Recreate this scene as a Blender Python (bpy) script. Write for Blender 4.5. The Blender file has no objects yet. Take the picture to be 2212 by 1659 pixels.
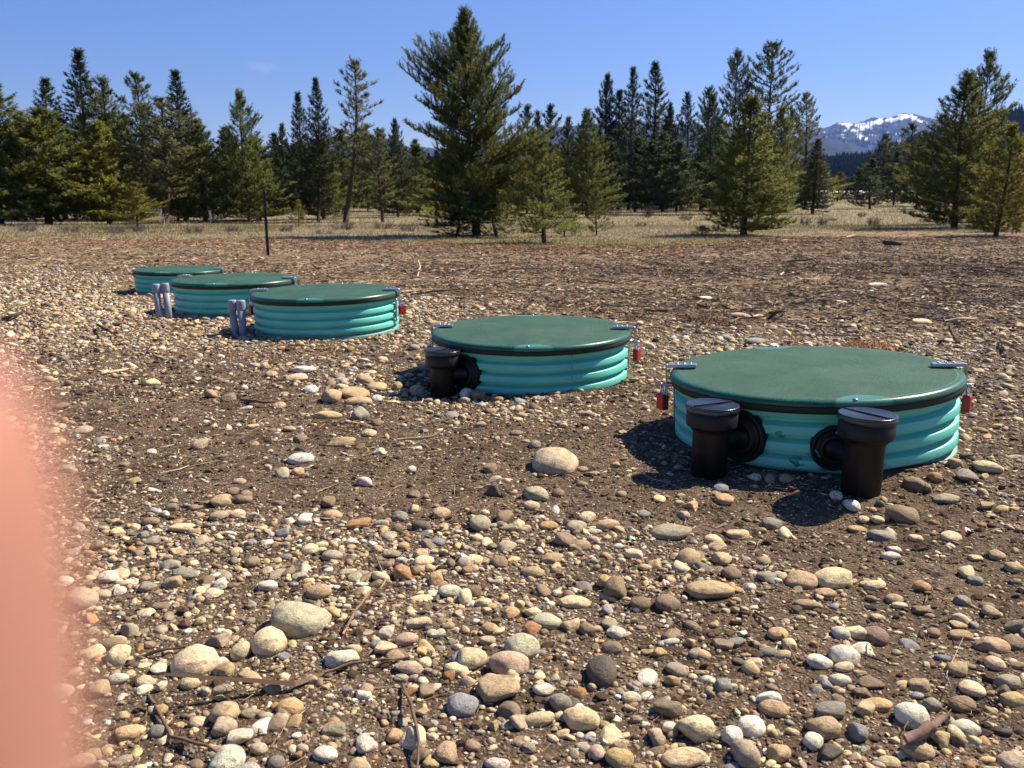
import bpy, math, random
import numpy as np
from mathutils import Vector, Matrix
random.seed(7)
RNG = np.random.default_rng(11)
S = bpy.context.scene
COL = S.collection
R = math.radians

# ------------------------------------------------------------------ camera
PITCH, F, CX, CY, CAMZ = 12.23, 1912.0, 1106.0, 829.5, 0.68
cd = bpy.data.cameras.new("camera"); cam = bpy.data.objects.new("camera", cd); COL.objects.link(cam)
cam.location = (0, 0, CAMZ); cam.rotation_euler = (R(90-PITCH), 0, 0)
cd.sensor_width = 36; cd.lens = 36*F/2212.0
cd.clip_start = 0.002; cd.clip_end = 60000
cd.dof.use_dof = True; cd.dof.focus_distance = 1.8; cd.dof.aperture_fstop = cd.lens/1.95
S.camera = cam
S.render.resolution_x = 1024; S.render.resolution_y = 768

# ------------------------------------------------------------------ world, sun, exposure
SUN_EL, SUN_AZ = 47.0, 28.0          # azimuth counted from +x towards +y
w = bpy.data.worlds.new("World"); S.world = w; w.use_nodes = True
nt = w.node_tree; nt.nodes.clear()
sky = nt.nodes.new('ShaderNodeTexSky'); sky.sky_type = 'NISHITA'; sky.sun_disc = False
sky.sun_elevation = R(SUN_EL); sky.sun_rotation = R(90-SUN_AZ)
sky.altitude = 1300; sky.air_density = 1.0; sky.dust_density = 0.9; sky.ozone_density = 2.2
bg = nt.nodes.new('ShaderNodeBackground'); bg.inputs[1].default_value = 0.058
out = nt.nodes.new('ShaderNodeOutputWorld')
hs = nt.nodes.new('ShaderNodeHueSaturation'); hs.inputs['Saturation'].default_value = 1.28; tn = nt.nodes.new('ShaderNodeMix'); tn.data_type = 'RGBA'; tn.blend_type = 'MULTIPLY'; tn.inputs[0].default_value = 1; tn.inputs[7].default_value = (.98, .915, 1.06, 1)
nt.links.new(sky.outputs[0], hs.inputs['Color']); nt.links.new(hs.outputs[0], tn.inputs[6])
# one small wisp of cloud, fixed in the sky by its direction
_N = nt.nodes.new; _tc = _N('ShaderNodeTexCoord'); _mp = _N('ShaderNodeMapping'); _mp.vector_type = 'TEXTURE'
_d = Vector(((567-1106)/1912., math.cos(R(12.23))+.358*math.sin(R(12.23)), -(math.sin(R(12.23))-.358*math.cos(R(12.23))))).normalized()
_mp.inputs['Location'].default_value = _d; _mp.inputs['Scale'].default_value = (.010, .03, .0035)
_ln = _N('ShaderNodeVectorMath'); _ln.operation = 'LENGTH'; _nz = _N('ShaderNodeTexNoise'); _nz.inputs['Scale'].default_value = 140
_ad = _N('ShaderNodeMath'); _ad.operation = 'ADD'; _rp = _N('ShaderNodeValToRGB'); _rp.color_ramp.elements[0].position = .35; _rp.color_ramp.elements[0].color = (.15, .15, .15, 1); _rp.color_ramp.elements[1].position = 1.0; _rp.color_ramp.elements[1].color = (0, 0, 0, 1)
_mul = _N('ShaderNodeMath'); _mul.operation = 'MULTIPLY_ADD'; _mul.inputs[1].default_value = .5; _mx = _N('ShaderNodeMix'); _mx.data_type = 'RGBA'; _mx.inputs[7].default_value = (9.0, 9.2, 9.8, 1)
nt.links.new(_tc.outputs['Generated'], _mp.inputs[0]); nt.links.new(_mp.outputs[0], _ln.inputs[0]); nt.links.new(_tc.outputs['Generated'], _nz.inputs['Vector'])
nt.links.new(_ln.outputs['Value'], _mul.inputs[0]); nt.links.new(_nz.outputs['Fac'], _ad.inputs[0]); _ad.inputs[1].default_value = -.35; nt.links.new(_ad.outputs[0], _mul.inputs[2])
nt.links.new(_mul.outputs[0], _rp.inputs[0]); nt.links.new(_rp.outputs[0], _mx.inputs[0]); nt.links.new(tn.outputs[2], _mx.inputs[6]); nt.links.new(_mx.outputs[2], bg.inputs[0]); nt.links.new(bg.outputs[0], out.inputs[0])
sd = bpy.data.lights.new("sun", 'SUN'); sd.energy = 5.0; sd.angle = R(0.53); sd.color = (1.0, 0.89, 0.68)
sun = bpy.data.objects.new("sun", sd); COL.objects.link(sun)
sdir = Vector((math.cos(R(SUN_EL))*math.cos(R(SUN_AZ)), math.cos(R(SUN_EL))*math.sin(R(SUN_AZ)), math.sin(R(SUN_EL))))
sun.rotation_euler = sdir.to_track_quat('Z', 'Y').to_euler(); sun.location = (5, 3, 8)
S.view_settings.view_transform = 'Standard'; S.view_settings.look = 'None'
S.view_settings.exposure = 1.18; S.view_settings.gamma = 1.0; S.view_settings.use_curve_mapping = False
S.cycles.max_bounces = 6; S.cycles.diffuse_bounces = 3; S.cycles.volume_bounces = 0; S.cycles.transparent_max_bounces = 8

# ------------------------------------------------------------------ helpers
SP, CP = math.sin(R(PITCH)), math.cos(R(PITCH))
def ray(px, py):
    u = (px-CX)/F; v = (py-CY)/F
    return np.array([u, CP - v*SP, -(SP + v*CP)])
def project(x, y, z):
    dz = CAMZ - z
    zc = y*CP + dz*SP
    v = (dz*CP - y*SP)/zc
    return CX + F*x/zc, CY + F*v, zc

def hash2(i, j, s):
    n = (i*374761393 + j*668265263 + s*974634777) & 0x7fffffff
    n = ((n ^ (n >> 13))*1274126177) & 0x7fffffff
    return ((n ^ (n >> 16)) & 0xffff)/65535.0
def vnoise(x, y, s=0):
    x = np.asarray(x, float); y = np.asarray(y, float)
    i = np.floor(x).astype(np.int64); j = np.floor(y).astype(np.int64)
    fx = x-i; fy = y-j; fx = fx*fx*(3-2*fx); fy = fy*fy*(3-2*fy)
    a = hash2(i, j, s); b = hash2(i+1, j, s); c = hash2(i, j+1, s); d = hash2(i+1, j+1, s)
    return (a*(1-fx)+b*fx)*(1-fy) + (c*(1-fx)+d*fx)*fy
def fbm(x, y, s=0, o=4):
    r = 0; a = .5; t = 0
    for k in range(o):
        r = r + a*vnoise(x*2**k, y*2**k, s+k*17); t += a; a *= .5
    return r/t

GY = [-6, 0, 1, 2, 3, 4.5, 5.6, 8, 14, 22, 38, 60, 90, 150, 200, 300, 600, 15000]
GZ = [0, 0, 0, 0, -.02, -.03, -.05, -.16, -.33, -.44, -.59, -.62, -.5, -.35, -.16, .1, .3, 2]
def ground(x, y, rough=True):
    x = np.asarray(x, float); y = np.asarray(y, float)
    z = np.interp(y, GY, GZ)
    if rough:
        k = np.clip(y/6, .25, 1.5)
        z = z + (fbm(x*.9+5, y*.9, 3, 3)-.5)*.035*k
        z = z + (fbm(x*6, y*6, 9, 3)-.5)*.016*np.clip(1.3-y/14, 0, 1)
        # scooped hollow in front of the nearest tank
        z = z - .030*np.exp(-(((x-.62)/.30)**2 + ((y-1.78)/.16)**2)) + .012*np.exp(-(((x-.95)/.25)**2 + ((y-2.10)/.10)**2)) - .018*np.exp(-(((x-.45)/.14)**2 + ((y-2.06)/.12)**2)) - .022*np.exp(-(((x+.26)/.22)**2 + ((y-3.08)/.2)**2)) - .035*np.exp(-(((x+3.0)/1.0)**2 + ((y-7.7)/.9)**2))
        z = z + .02*np.exp(-(((x-1.25)/.22)**2 + ((y-2.05)/.2)**2))
    return z
def hit(px, py, lift=0.0):
    d = ray(px, py); t = 2.0
    lo, hi = 0.3, 4000.0
    for _ in range(60):
        m = math.sqrt(lo*hi); p = d*m
        if CAMZ + p[2] > float(ground(p[0], p[1])) + lift: lo = m
        else: hi = m
    p = d*lo
    return float(p[0]), float(p[1]), float(CAMZ+p[2])

def mesh_np(name, V, Fa, mat=None, smooth=False, cols=None, mats=None, midx=None):
    """V (n,3), Fa (m,k) all faces the same size"""
    V = np.asarray(V, np.float32); Fa = np.asarray(Fa, np.int32)
    me = bpy.data.meshes.new(name)
    k = Fa.shape[1]
    me.vertices.add(len(V)); me.vertices.foreach_set('co', V.ravel())
    me.loops.add(Fa.size); me.loops.foreach_set('vertex_index', Fa.ravel())
    me.polygons.add(len(Fa)); me.polygons.foreach_set('loop_start', np.arange(0, Fa.size, k, dtype=np.int32))
    me.polygons.foreach_set('use_smooth', np.full(len(Fa), smooth))
    if cols is not None:
        a = me.color_attributes.new('tint', 'FLOAT_COLOR', 'POINT')
        c = np.ones((len(V), 4), np.float32); c[:, :3] = cols; a.data.foreach_set('color', c.ravel())
    me.update(); me.validate()
    if mat: me.materials.append(mat)
    return me
def link(name, me, parent=None, loc=None, rot=None):
    o = bpy.data.objects.new(name, me); COL.objects.link(o)
    if parent: o.parent = parent
    if loc is not None: o.location = loc
    if rot is not None: o.rotation_euler = rot
    return o
def tag(o, label=None, cat=None, group=None, kind=None):
    if label: o['label'] = label
    if cat: o['category'] = cat
    if group: o['group'] = group
    if kind: o['kind'] = kind
    return o
def empty(name, loc, rot=(0, 0, 0)):
    o = bpy.data.objects.new(name, None); COL.objects.link(o); o.location = loc; o.rotation_euler = rot
    o.empty_display_size = .1
    return o

class MB:
    def __init__(s): s.v = []; s.f = []; s.sm = []
    def add(s, v, f, smooth=False):
        b = len(s.v); s.v += [tuple(p) for p in v]; s.f += [tuple(b+i for i in q) for q in f]; s.sm += [smooth]*len(f)
    def box(s, c, d, M=None, bev=0.0):
        hx, hy, hz = d[0]/2, d[1]/2, d[2]/2; b = min(bev, hx*.9, hy*.9, hz*.9)
        if b <= 0:
            P = [(x, y, z) for x in (-hx, hx) for y in (-hy, hy) for z in (-hz, hz)]
            f = [(0, 1, 3, 2), (4, 6, 7, 5), (0, 4, 5, 1), (2, 3, 7, 6), (0, 2, 6, 4), (1, 5, 7, 3)]
            V = [Vector(p) for p in P]
        else:
            import bmesh
            bm = bmesh.new(); bmesh.ops.create_cube(bm, size=1)
            for q in bm.verts: q.co = Vector((q.co.x*d[0], q.co.y*d[1], q.co.z*d[2]))
            bmesh.ops.bevel(bm, geom=bm.edges[:], offset=b, segments=2, profile=.6, affect='EDGES')
            bm.verts.index_update(); V = [q.co.copy() for q in bm.verts]; f = [[q.index for q in g.verts] for g in bm.faces]; bm.free()
        V = [(M @ q if M else q) + Vector(c) for q in V]
        s.add(V, f)
    def lathe(s, prof, n=48, M=None, c=(0, 0, 0), cap=True, smooth=True, close=False):
        V = []; f = []
        for r, z in prof:
            for i in range(n):
                a = 2*math.pi*i/n; V.append(Vector((r*math.cos(a), r*math.sin(a), z)))
        m = len(prof)
        for j in range(m-1):
            for i in range(n):
                k = (i+1) % n; f.append((j*n+i, j*n+k, (j+1)*n+k, (j+1)*n+i))
        V = [(M @ q if M else q) + Vector(c) for q in V]
        s.add(V, f, smooth)
        if cap:
            b = len(s.v)-m*n
            s.f.append(tuple(b+i for i in reversed(range(n)))); s.sm.append(False)
            s.f.append(tuple(b+(m-1)*n+i for i in range(n))); s.sm.append(False)
    def tube(s, pts, rad, n=8):
        pts = [Vector(p) for p in pts]; V = []; f = []
        if not hasattr(rad, '__len__'): rad = [rad]*len(pts)
        up = Vector((0.13, 0.21, 1)).normalized()
        for i, p in enumerate(pts):
            t = (pts[min(i+1, len(pts)-1)] - pts[max(i-1, 0)]).normalized()
            a = t.cross(up)
            if a.length < .1: a = t.cross(Vector((1, 0, 0)))
            a.normalize(); b = t.cross(a)
            for k in range(n):
                q = 2*math.pi*k/n; V.append(p + (a*math.cos(q) + b*math.sin(q))*rad[i])
        for i in range(len(pts)-1):
            for k in range(n):
                l = (k+1) % n; f.append((i*n+k, i*n+l, (i+1)*n+l, (i+1)*n+k))
        f.append(tuple(range(n))); f.append(tuple((len(pts)-1)*n+k for k in reversed(range(n))))
        s.add(V, f, True)
    def mesh(s, name, mat):
        me = bpy.data.meshes.new(name); me.from_pydata([tuple(p) for p in s.v], [], s.f)
        me.polygons.foreach_set('use_smooth', s.sm); me.update()
        if mat: me.materials.append(mat)
        return me
    def build(s, name, mat, parent=None, loc=None, rot=None):
        return link(name, s.mesh(name, mat), parent, loc, rot)

# ------------------------------------------------------------------ materials
class NT:
    def __init__(s, name, rough=.8, spec=.3):
        s.m = bpy.data.materials.new(name); s.m.use_nodes = True; s.t = s.m.node_tree
        s.b = s.t.nodes['Principled BSDF']; s.b.inputs['Roughness'].default_value = rough
        s.b.inputs['Specular IOR Level'].default_value = spec
        s.tc = s.t.nodes.new('ShaderNodeTexCoord')
    def n(s, typ, **k):
        nd = s.t.nodes.new(typ)
        for a, b in k.items(): setattr(nd, a, b)
        return nd
    def l(s, a, b): s.t.links.new(a, b)
    def noise(s, scale, detail=4, rough=.6, co='Object', dist=0):
        nd = s.n('ShaderNodeTexNoise'); nd.inputs['Scale'].default_value = scale; nd.inputs['Detail'].default_value = detail
        nd.inputs['Roughness'].default_value = rough; nd.inputs['Distortion'].default_value = dist
        s.l(s.tc.outputs[co] if isinstance(co, str) else co, nd.inputs['Vector']); return nd.outputs['Fac']
    def ramp(s, fac, stops, interp='LINEAR'):
        r = s.n('ShaderNodeValToRGB'); r.color_ramp.interpolation = interp
        e = r.color_ramp.elements
        while len(e) < len(stops): e.new(.5)
        for q, (p, c) in zip(e, stops):
            q.position = p; q.color = (c, c, c, 1) if not hasattr(c, '__len__') else (*c, 1)
        s.l(fac, r.inputs[0]); return r.outputs[0]
    def mix(s, fac, a, b, mode='MIX'):
        m = s.n('ShaderNodeMix', data_type='RGBA', blend_type=mode)
        for i, x in ((0, fac), (6, a), (7, b)):
            if hasattr(x, 'type') and hasattr(x, 'links'): s.l(x, m.inputs[i])
            elif i == 0: m.inputs[0].default_value = x
            else: m.inputs[i].default_value = (*x, 1)
        return m.outputs[2]
    def math(s, op, a, b=0.0, clamp=False):
        m = s.n('ShaderNodeMath', operation=op, use_clamp=clamp)
        for i, x in ((0, a), (1, b)):
            if hasattr(x, 'links'): s.l(x, m.inputs[i])
            else: m.inputs[i].default_value = x
        return m.outputs[0]
    def attr(s, name='tint'):
        a = s.n('ShaderNodeAttribute', attribute_name=name); return a.outputs['Color']
    def objcol(s):
        return s.n('ShaderNodeObjectInfo').outputs['Color']
    def bump(s, h, strength=.5, dist=.005):
        b = s.n('ShaderNodeBump'); b.inputs['Strength'].default_value = strength; b.inputs['Distance'].default_value = dist
        s.l(h, b.inputs['Height']); s.l(b.outputs[0], s.b.inputs['Normal'])
    def color(s, c):
        if hasattr(c, 'links'): s.l(c, s.b.inputs['Base Color'])
        else: s.b.inputs['Base Color'].default_value = (*c, 1)

def mat_stone(name, src):
    m = NT(name, .78, .35)
    base = m.objcol() if src == 'object' else m.attr()
    co = 'Object' if src == 'stuff' else 'Object'
    k = 1.0
    q_ = (2.4, 14, 1.3) if src == 'object' else (160, 600, 40)
    n1 = m.noise(q_[0], 6, .7); n2 = m.noise(q_[1], 4, .65); n3 = m.noise(q_[2], 3, .6, dist=.8)
    c = m.mix(1, base, m.ramp(n1, [(.28, .62), (.5, 1.0), (.72, 1.25)]), 'MULTIPLY')
    c = m.mix(1, c, m.ramp(n2, [(.32, .68), (.5, 1.0), (.7, 1.18)]), 'MULTIPLY')
    c = m.mix(m.ramp(n3, [(.50, 0.0), (.64, .6)]), c, (.15, .11, .075))       # dried mud on the stones
    m.color(c); m.bump(m.math('ADD', n1, m.math('MULTIPLY', n2, .35)), .8, .006 if src == 'object' else .0025)
    return m.m
M_stone_obj = mat_stone('stone', 'object')
M_stone_at = mat_stone('gravel', 'stuff')

m = NT('soil', .95, .15)
z = m.n('ShaderNodeSeparateColor'); m.l(m.attr('zone'), z.inputs[0])
nA = m.noise(5, 6, .65); nB = m.noise(60, 5, .7); nC = m.noise(1.1, 4, .6); nD = m.noise(260, 3, .7)
soil = m.mix(m.ramp(nA, [(.35, 0.0), (.65, 1.0)]), (.062, .039, .026), (.152, .101, .066))
soil = m.mix(1, soil, m.ramp(nB, [(.3, .55), (.5, 1.0), (.75, 1.35)]), 'MULTIPLY')
vor = m.n('ShaderNodeTexVoronoi'); vor.inputs['Scale'].default_value = 150; m.l(m.tc.outputs['Object'], vor.inputs['Vector'])
grit = m.mix(1, m.mix(vor.outputs['Color'], (.12, .10, .08), (.42, .33, .23)), m.ramp(nD, [(.3, .5), (.7, 1.1)]), 'MULTIPLY')
gm = m.math('MULTIPLY', m.ramp(vor.outputs['Distance'], [(.25, 1.0), (.5, 0.0)]), m.ramp(nA, [(.35, .15), (.6, .8)]))
soil = m.mix(gm, soil, grit)
mulch = m.mix(m.ramp(nB, [(.3, 0.0), (.62, 1.0)]), (.10, .067, .042), (.27, .195, .125))
mulch = m.mix(1, mulch, m.ramp(m.noise(.7, 5, .65), [(.35, .62), (.65, 1.3)]), 'MULTIPLY')
red = m.mix(m.ramp(m.noise(25, 5, .7), [(.35, 0.0), (.65, 1.0)]), (.10, .05, .025), (.25, .12, .055))
gr = m.mix(m.ramp(m.noise(14, 6, .75), [(.35, 0.0), (.65, 1.0)]), (.16, .13, .085), (.32, .265, .17))
gr = m.mix(m.ramp(nC, [(.45, 0.0), (.7, .5)]), gr, (.14, .14, .05))
c = m.mix(z.outputs[0], soil, mulch); c = m.mix(z.outputs[2], c, red); c = m.mix(z.outputs[1], c, gr)
m.color(c)
m.bump(m.math('ADD', m.math('ADD', nB, m.math('MULTIPLY', nD, .35)), m.math('MULTIPLY', vor.outputs['Distance'], -.25)), .9, .012)
M_soil = m.m

def mat_simple(name, col, rough=.6, spec=.4, metal=0, nz=0, nscale=60, bump=0, bdist=.001, src=None):
    m = NT(name, rough, spec); m.b.inputs['Metallic'].default_value = metal
    c = col
    if src == 'object': c = m.objcol()
    if src == 'tint': c = m.attr()
    if nz:
        n = m.noise(nscale, 5, .65)
        c = m.mix(1, c, m.ramp(n, [(.25, 1-nz), (.75, 1+nz*.7)]), 'MULTIPLY')
        if bump: m.bump(n, bump, bdist)
    m.color(c); return m.m
M_debris = mat_simple('debris', None, .9, .1, src='tint')
M_wood = mat_simple('bark_twig', None, .9, .1, nz=.35, nscale=90, bump=.5, bdist=.002, src='object')

# lid: moulded green fibreglass with a fine anti-slip grid and smooth bolt recesses
m = NT('green_lid', .5, .3)
sx = m.n('ShaderNodeSeparateXYZ'); m.l(m.tc.outputs['Object'], sx.inputs[0])
K = 2*math.pi/.0055
gx = m.math('SINE', m.math('MULTIPLY', m.math('ADD', sx.outputs[0], sx.outputs[1]), K*.707))
gy = m.math('SINE', m.math('MULTIPLY', m.math('SUBTRACT', sx.outputs[0], sx.outputs[1]), K*.707))
grid = m.math('MULTIPLY', gx, gy)
def dist_to(mm, px, py):
    dx = mm.math('SUBTRACT', sx.outputs[0], px); dy = mm.math('SUBTRACT', sx.outputs[1], py)
    return mm.math('SQRT', mm.math('ADD', mm.math('MULTIPLY', dx, dx), mm.math('MULTIPLY', dy, dy)))
rr = dist_to(m, 0, 0)
smooth_m = m.ramp(rr, [(.366, 0.0), (.372, 1.0)])
for px, py in ((0, -.405), (0, .405)):
    smooth_m = m.math('MAXIMUM', smooth_m, m.ramp(dist_to(m, px, py), [(.068, 1.0), (.074, 0.0)]))
tex = m.math('SUBTRACT', 1.0, smooth_m)
na = m.noise(7, 4, .6); nb = m.noise(240, 3, .6); nc = m.noise(900, 1, .5)
base = m.mix(m.ramp(na, [(.3, 0.0), (.7, 1.0)]), (.013, .072, .046), (.023, .104, .068))
base = m.mix(1, base, m.ramp(m.noise(330, 3, .75), [(.38, .45), (.5, 1.0), (.62, 1.7)]), 'MULTIPLY')
base = m.mix(m.ramp(m.noise(3.2, 5, .7), [(.45, 0.0), (.75, .38)]), base, (.10, .15, .11))
base = m.mix(m.ramp(m.noise(16, 4, .7), [(.62, 0.0), (.74, .5)]), base, (.17, .115, .07))   # dust
spot_m = m.math('MAXIMUM', m.ramp(dist_to(m, 0, -.405), [(.068, 1.0), (.074, 0.0)]), m.ramp(dist_to(m, 0, .405), [(.068, 1.0), (.074, 0.0)]))
base = m.mix(m.math('MULTIPLY', spot_m, .4), base, (.10, .30, .26))
m.color(base)
h = m.math('ADD', m.math('MULTIPLY', m.math('MULTIPLY', grid, .5), tex), m.math('MULTIPLY', m.math('MULTIPLY', nb, .8), tex))
m.bump(m.math('ADD', h, m.math('MULTIPLY', nb, .1)), .9, .003)
m.l(m.ramp(smooth_m, [(0, .62), (1, .33)]), m.b.inputs['Roughness'])
M_lid = m.m

m = NT('turquoise_plastic', .45, .4)
n1 = m.noise(6, 4, .6); n2 = m.noise(170, 3, .6); n3 = m.noise(18, 5, .7)
c = m.mix(m.ramp(n1, [(.3, 0.0), (.7, 1.0)]), (.105, .50, .415), (.135, .56, .47))
c = m.mix(m.ramp(n3, [(.62, 0.0), (.80, .30)]), c, (.16, .14, .10))
sz = m.n('ShaderNodeSeparateXYZ'); m.l(m.tc.outputs['Object'], sz.inputs[0])
c = m.mix(m.math('MULTIPLY', m.math('MULTIPLY', m.math('SUBTRACT', m.math('MULTIPLY', n3, .075), m.math('ADD', sz.outputs[2], .192)), 22.0, True), m.ramp(n2, [(.35, .25), (.6, .85)])), c, (.17, .125, .08))
m.color(c); m.bump(n2, .25, .0015)
M_teal = m.m
M_torn = mat_simple('torn_plastic', (.05, .30, .26), .5, .4, nz=.3, nscale=120, bump=.4)
m = NT('black_plastic', .38, .3)
n1 = m.noise(30, 5, .7); n2 = m.noise(260, 3, .6)
c = m.mix(m.ramp(n1, [(.52, 0.0), (.8, .5)]), (.009, .008, .008), (.045, .036, .030))
m.color(c); m.bump(m.math('ADD', n1, m.math('MULTIPLY', n2, .6)), .35, .0012)
m.l(m.ramp(n1, [(.3, .38), (.7, .62)]), m.b.inputs['Roughness'])
M_black = m.m
M_cap = mat_simple('cap_plastic', (.014, .014, .018), .24, .75, nz=.3, nscale=60, bump=.5, bdist=.0015)
M_boot = mat_simple('black_rubber', (.010, .010, .011), .5, .3, nz=.4, nscale=40, bump=.4, bdist=.002)
M_gap = mat_simple('dark_slot', (.004, .004, .004), .9, .1)
M_steel = mat_simple('zinc_steel', (.42, .45, .50), .33, .5, metal=.85, nz=.2, nscale=200, bump=.2, bdist=.0004)
M_shackle = mat_simple('steel_shackle', (.62, .62, .62), .22, .5, metal=1)
M_red = mat_simple('red_anodised', (.42, .018, .018), .38, .5, metal=.25, nz=.15, nscale=150)
M_grey = mat_simple('grey_conduit', (.235, .25, .31), .5, .4, nz=.12, nscale=120, bump=.15)
M_post = mat_simple('post_paint', (.022, .020, .020), .6, .3, nz=.4, nscale=60)
M_bark = mat_simple('bark', (.085, .062, .048), .95, .1, nz=.45, nscale=22, bump=.8, bdist=.01)
M_dead = mat_simple('dead_wood', (.42, .39, .36), .9, .1, nz=.25, nscale=40)

def mat_leaf(name):
    m = NT(name, .7, .2)
    c = m.mix(1, m.objcol(), m.attr(), 'MULTIPLY'); m.color(c)
    tr = m.n('ShaderNodeBsdfTranslucent'); m.l(c, tr.inputs[0])
    mx = m.n('ShaderNodeMixShader'); mx.inputs[0].default_value = .3
    o = m.t.nodes['Material Output']
    m.l(m.b.outputs[0], mx.inputs[1]); m.l(tr.outputs[0], mx.inputs[2]); m.l(mx.outputs[0], o.inputs[0])
    return m.m
M_leaf = mat_leaf('needles')
m = NT('dry_grass', .85, .15); c = m.attr(); m.color(c)
tr = m.n('ShaderNodeBsdfTranslucent'); m.l(c, tr.inputs[0]); mx = m.n('ShaderNodeMixShader'); mx.inputs[0].default_value = .3
m.l(m.b.outputs[0], mx.inputs[1]); m.l(tr.outputs[0], mx.inputs[2]); m.l(mx.outputs[0], m.t.nodes['Material Output'].inputs[0])
M_grass = m.m

# ------------------------------------------------------------------ ground
TANKS = [  # x, y, lid z (world), tilt x, tilt y, left latch az, right latch az, yaw
    (.841, 2.439, .190, .048, -.005, 164, -10),
    (.076, 3.447, .150, .011, .011, 170, -5),
    (-.987, 4.695, .165, .016, .002, 176, -9),
    (-1.735, 5.581, .149, .005, -.002, 167, -12),
    (-2.981, 7.967, .006, -.011, -.003, 170, -4)]
def edge_d(x):                       # distance at which the litter gives way to grass
    return np.interp(np.asarray(x), [-12, -5, -2, 1, 4, 7, 10], [21.3, 20.6, 18.8, 18.0, 18.8, 23.5, 26.5]) + 1.3*(fbm(np.asarray(x)*.45+3, 0*np.asarray(x), 5, 4)-.5)*2
def zones(x, y):
    n = fbm(x*.55, y*.35, 21, 4); n2 = fbm(x*2.2, y*1.4, 33, 3)
    mulch = np.clip((y - (5.8 + 3.8*np.clip((-x-.5)/4, -.45, 1.0)) )/2.6 + (n-.5)*2.2 + (n2-.5)*1.2, 0, 1)
    ed = edge_d(x)
    grass = np.clip((y-ed)/.9 + (n2-.5)*2.5, 0, 1)
    redl = np.clip(1-np.abs(y-(ed-.9))/2.4, 0, 1)*np.clip((n2-.22)*2.4, 0, 1)
    redl = redl*np.clip(1.2-np.clip(x-3, 0, 9)*.25, .15, 1)
    return mulch, grass, redl
rows = [-6, -3, -1.2, 0, .35]; yv = .6
while yv < 12300:
    rows.append(yv); yv *= 1.011 if yv < 60 else 1.06
rows = np.array(rows); ncol = 460; s = np.linspace(-1, 1, ncol); s = np.sign(s)*np.abs(s)**1.15
YY, SS = np.meshgrid(rows, s, indexing='ij'); XX = SS*(2.2 + np.maximum(YY, 0)*1.0)
ZZ = ground(XX, YY)
V = np.stack([XX, YY, ZZ], -1).reshape(-1, 3)
i = np.arange(len(rows)-1)[:, None]; j = np.arange(ncol-1)[None, :]
a = (i*ncol+j).ravel(); Fq = np.stack([a, a+1, a+1+ncol, a+ncol], 1)
me = mesh_np('ground', V, Fq, M_soil, True)
mu, gs, rl = zones(V[:, 0], V[:, 1])
ca = me.color_attributes.new('zone', 'FLOAT_COLOR', 'POINT')
ca.data.foreach_set('color', np.stack([mu, gs, rl, np.ones_like(mu)], 1).astype(np.float32).ravel())
tag(link('ground', me), kind='structure')

# ------------------------------------------------------------------ stone shapes
def ico(sub):
    import bmesh
    bm = bmesh.new(); bmesh.ops.create_icosphere(bm, subdivisions=sub, radius=1)
    v = np.array([q.co[:] for q in bm.verts]); f = np.array([[q.index for q in g.verts] for g in bm.faces]); bm.free()
    return v, f
ICO = {k: ico(k) for k in (1, 2, 3, 4)}
def stone_shape(sub, seed, kind='r'):
    r = np.random.default_rng(seed); v, f = ICO[sub]; v = v.copy()
    p = {'r': 1.0, 'b': .72, 'f': .85, 'a': .8}[kind]
    v = np.sign(v)*np.abs(v)**p; v /= np.abs(v).max()
    v = v/np.linalg.norm(v, axis=1)[:, None]*(np.linalg.norm(v, axis=1)[:, None]**.7)
    for k in range({'r': 4, 'b': 6, 'f': 5, 'a': 10}[kind]):
        n = r.normal(size=3); n /= np.linalg.norm(n); d = r.uniform(*{'r': (.80, .93), 'b': (.68, .86), 'f': (.7, .88), 'a': (.5, .8)}[kind])
        t = v@n; o = np.maximum(t-d, 0)
        v = v - n*(o*(.85 if kind != 'r' else .7))[:, None]
    for fr, am in ((1.3, .15), (2.7, .07)) + (((6.0, .02),) if sub > 2 else ()):
        ph = r.uniform(0, 6.28, (3, 3)); D = r.normal(size=(3, 3))*fr
        dsp = sum(np.sin(v@D[q] + ph[q, 0]) for q in range(3))/3*am
        v = v*(1+dsp[:, None])
    v[:, :] /= np.abs(v).max(0)
    return v, f
PAL = {'c': (.66, .515, .32), 't': (.46, .33, .19), 'o': (.54, .37, .18), 'g': (.28, .25, .21), 'b': (.27, .27, .275), 'w': (.72, .64, .52),
       'n': (.27, .19, .12), 'p': (.50, .375, .265), 'd': (.12, .098, .08), 'e': (.50, .45, .31), 'k': (.42, .23, .11), 'm': (.40, .33, .235)}
CW = {'c': 'cream', 't': 'tan', 'o': 'ochre', 'g': 'grey', 'b': 'blue-grey', 'w': 'whitish', 'n': 'brown', 'p': 'pinkish', 'd': 'dark',
      'e': 'pale olive', 'k': 'orange-brown', 'm': 'grey-tan'}

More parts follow.
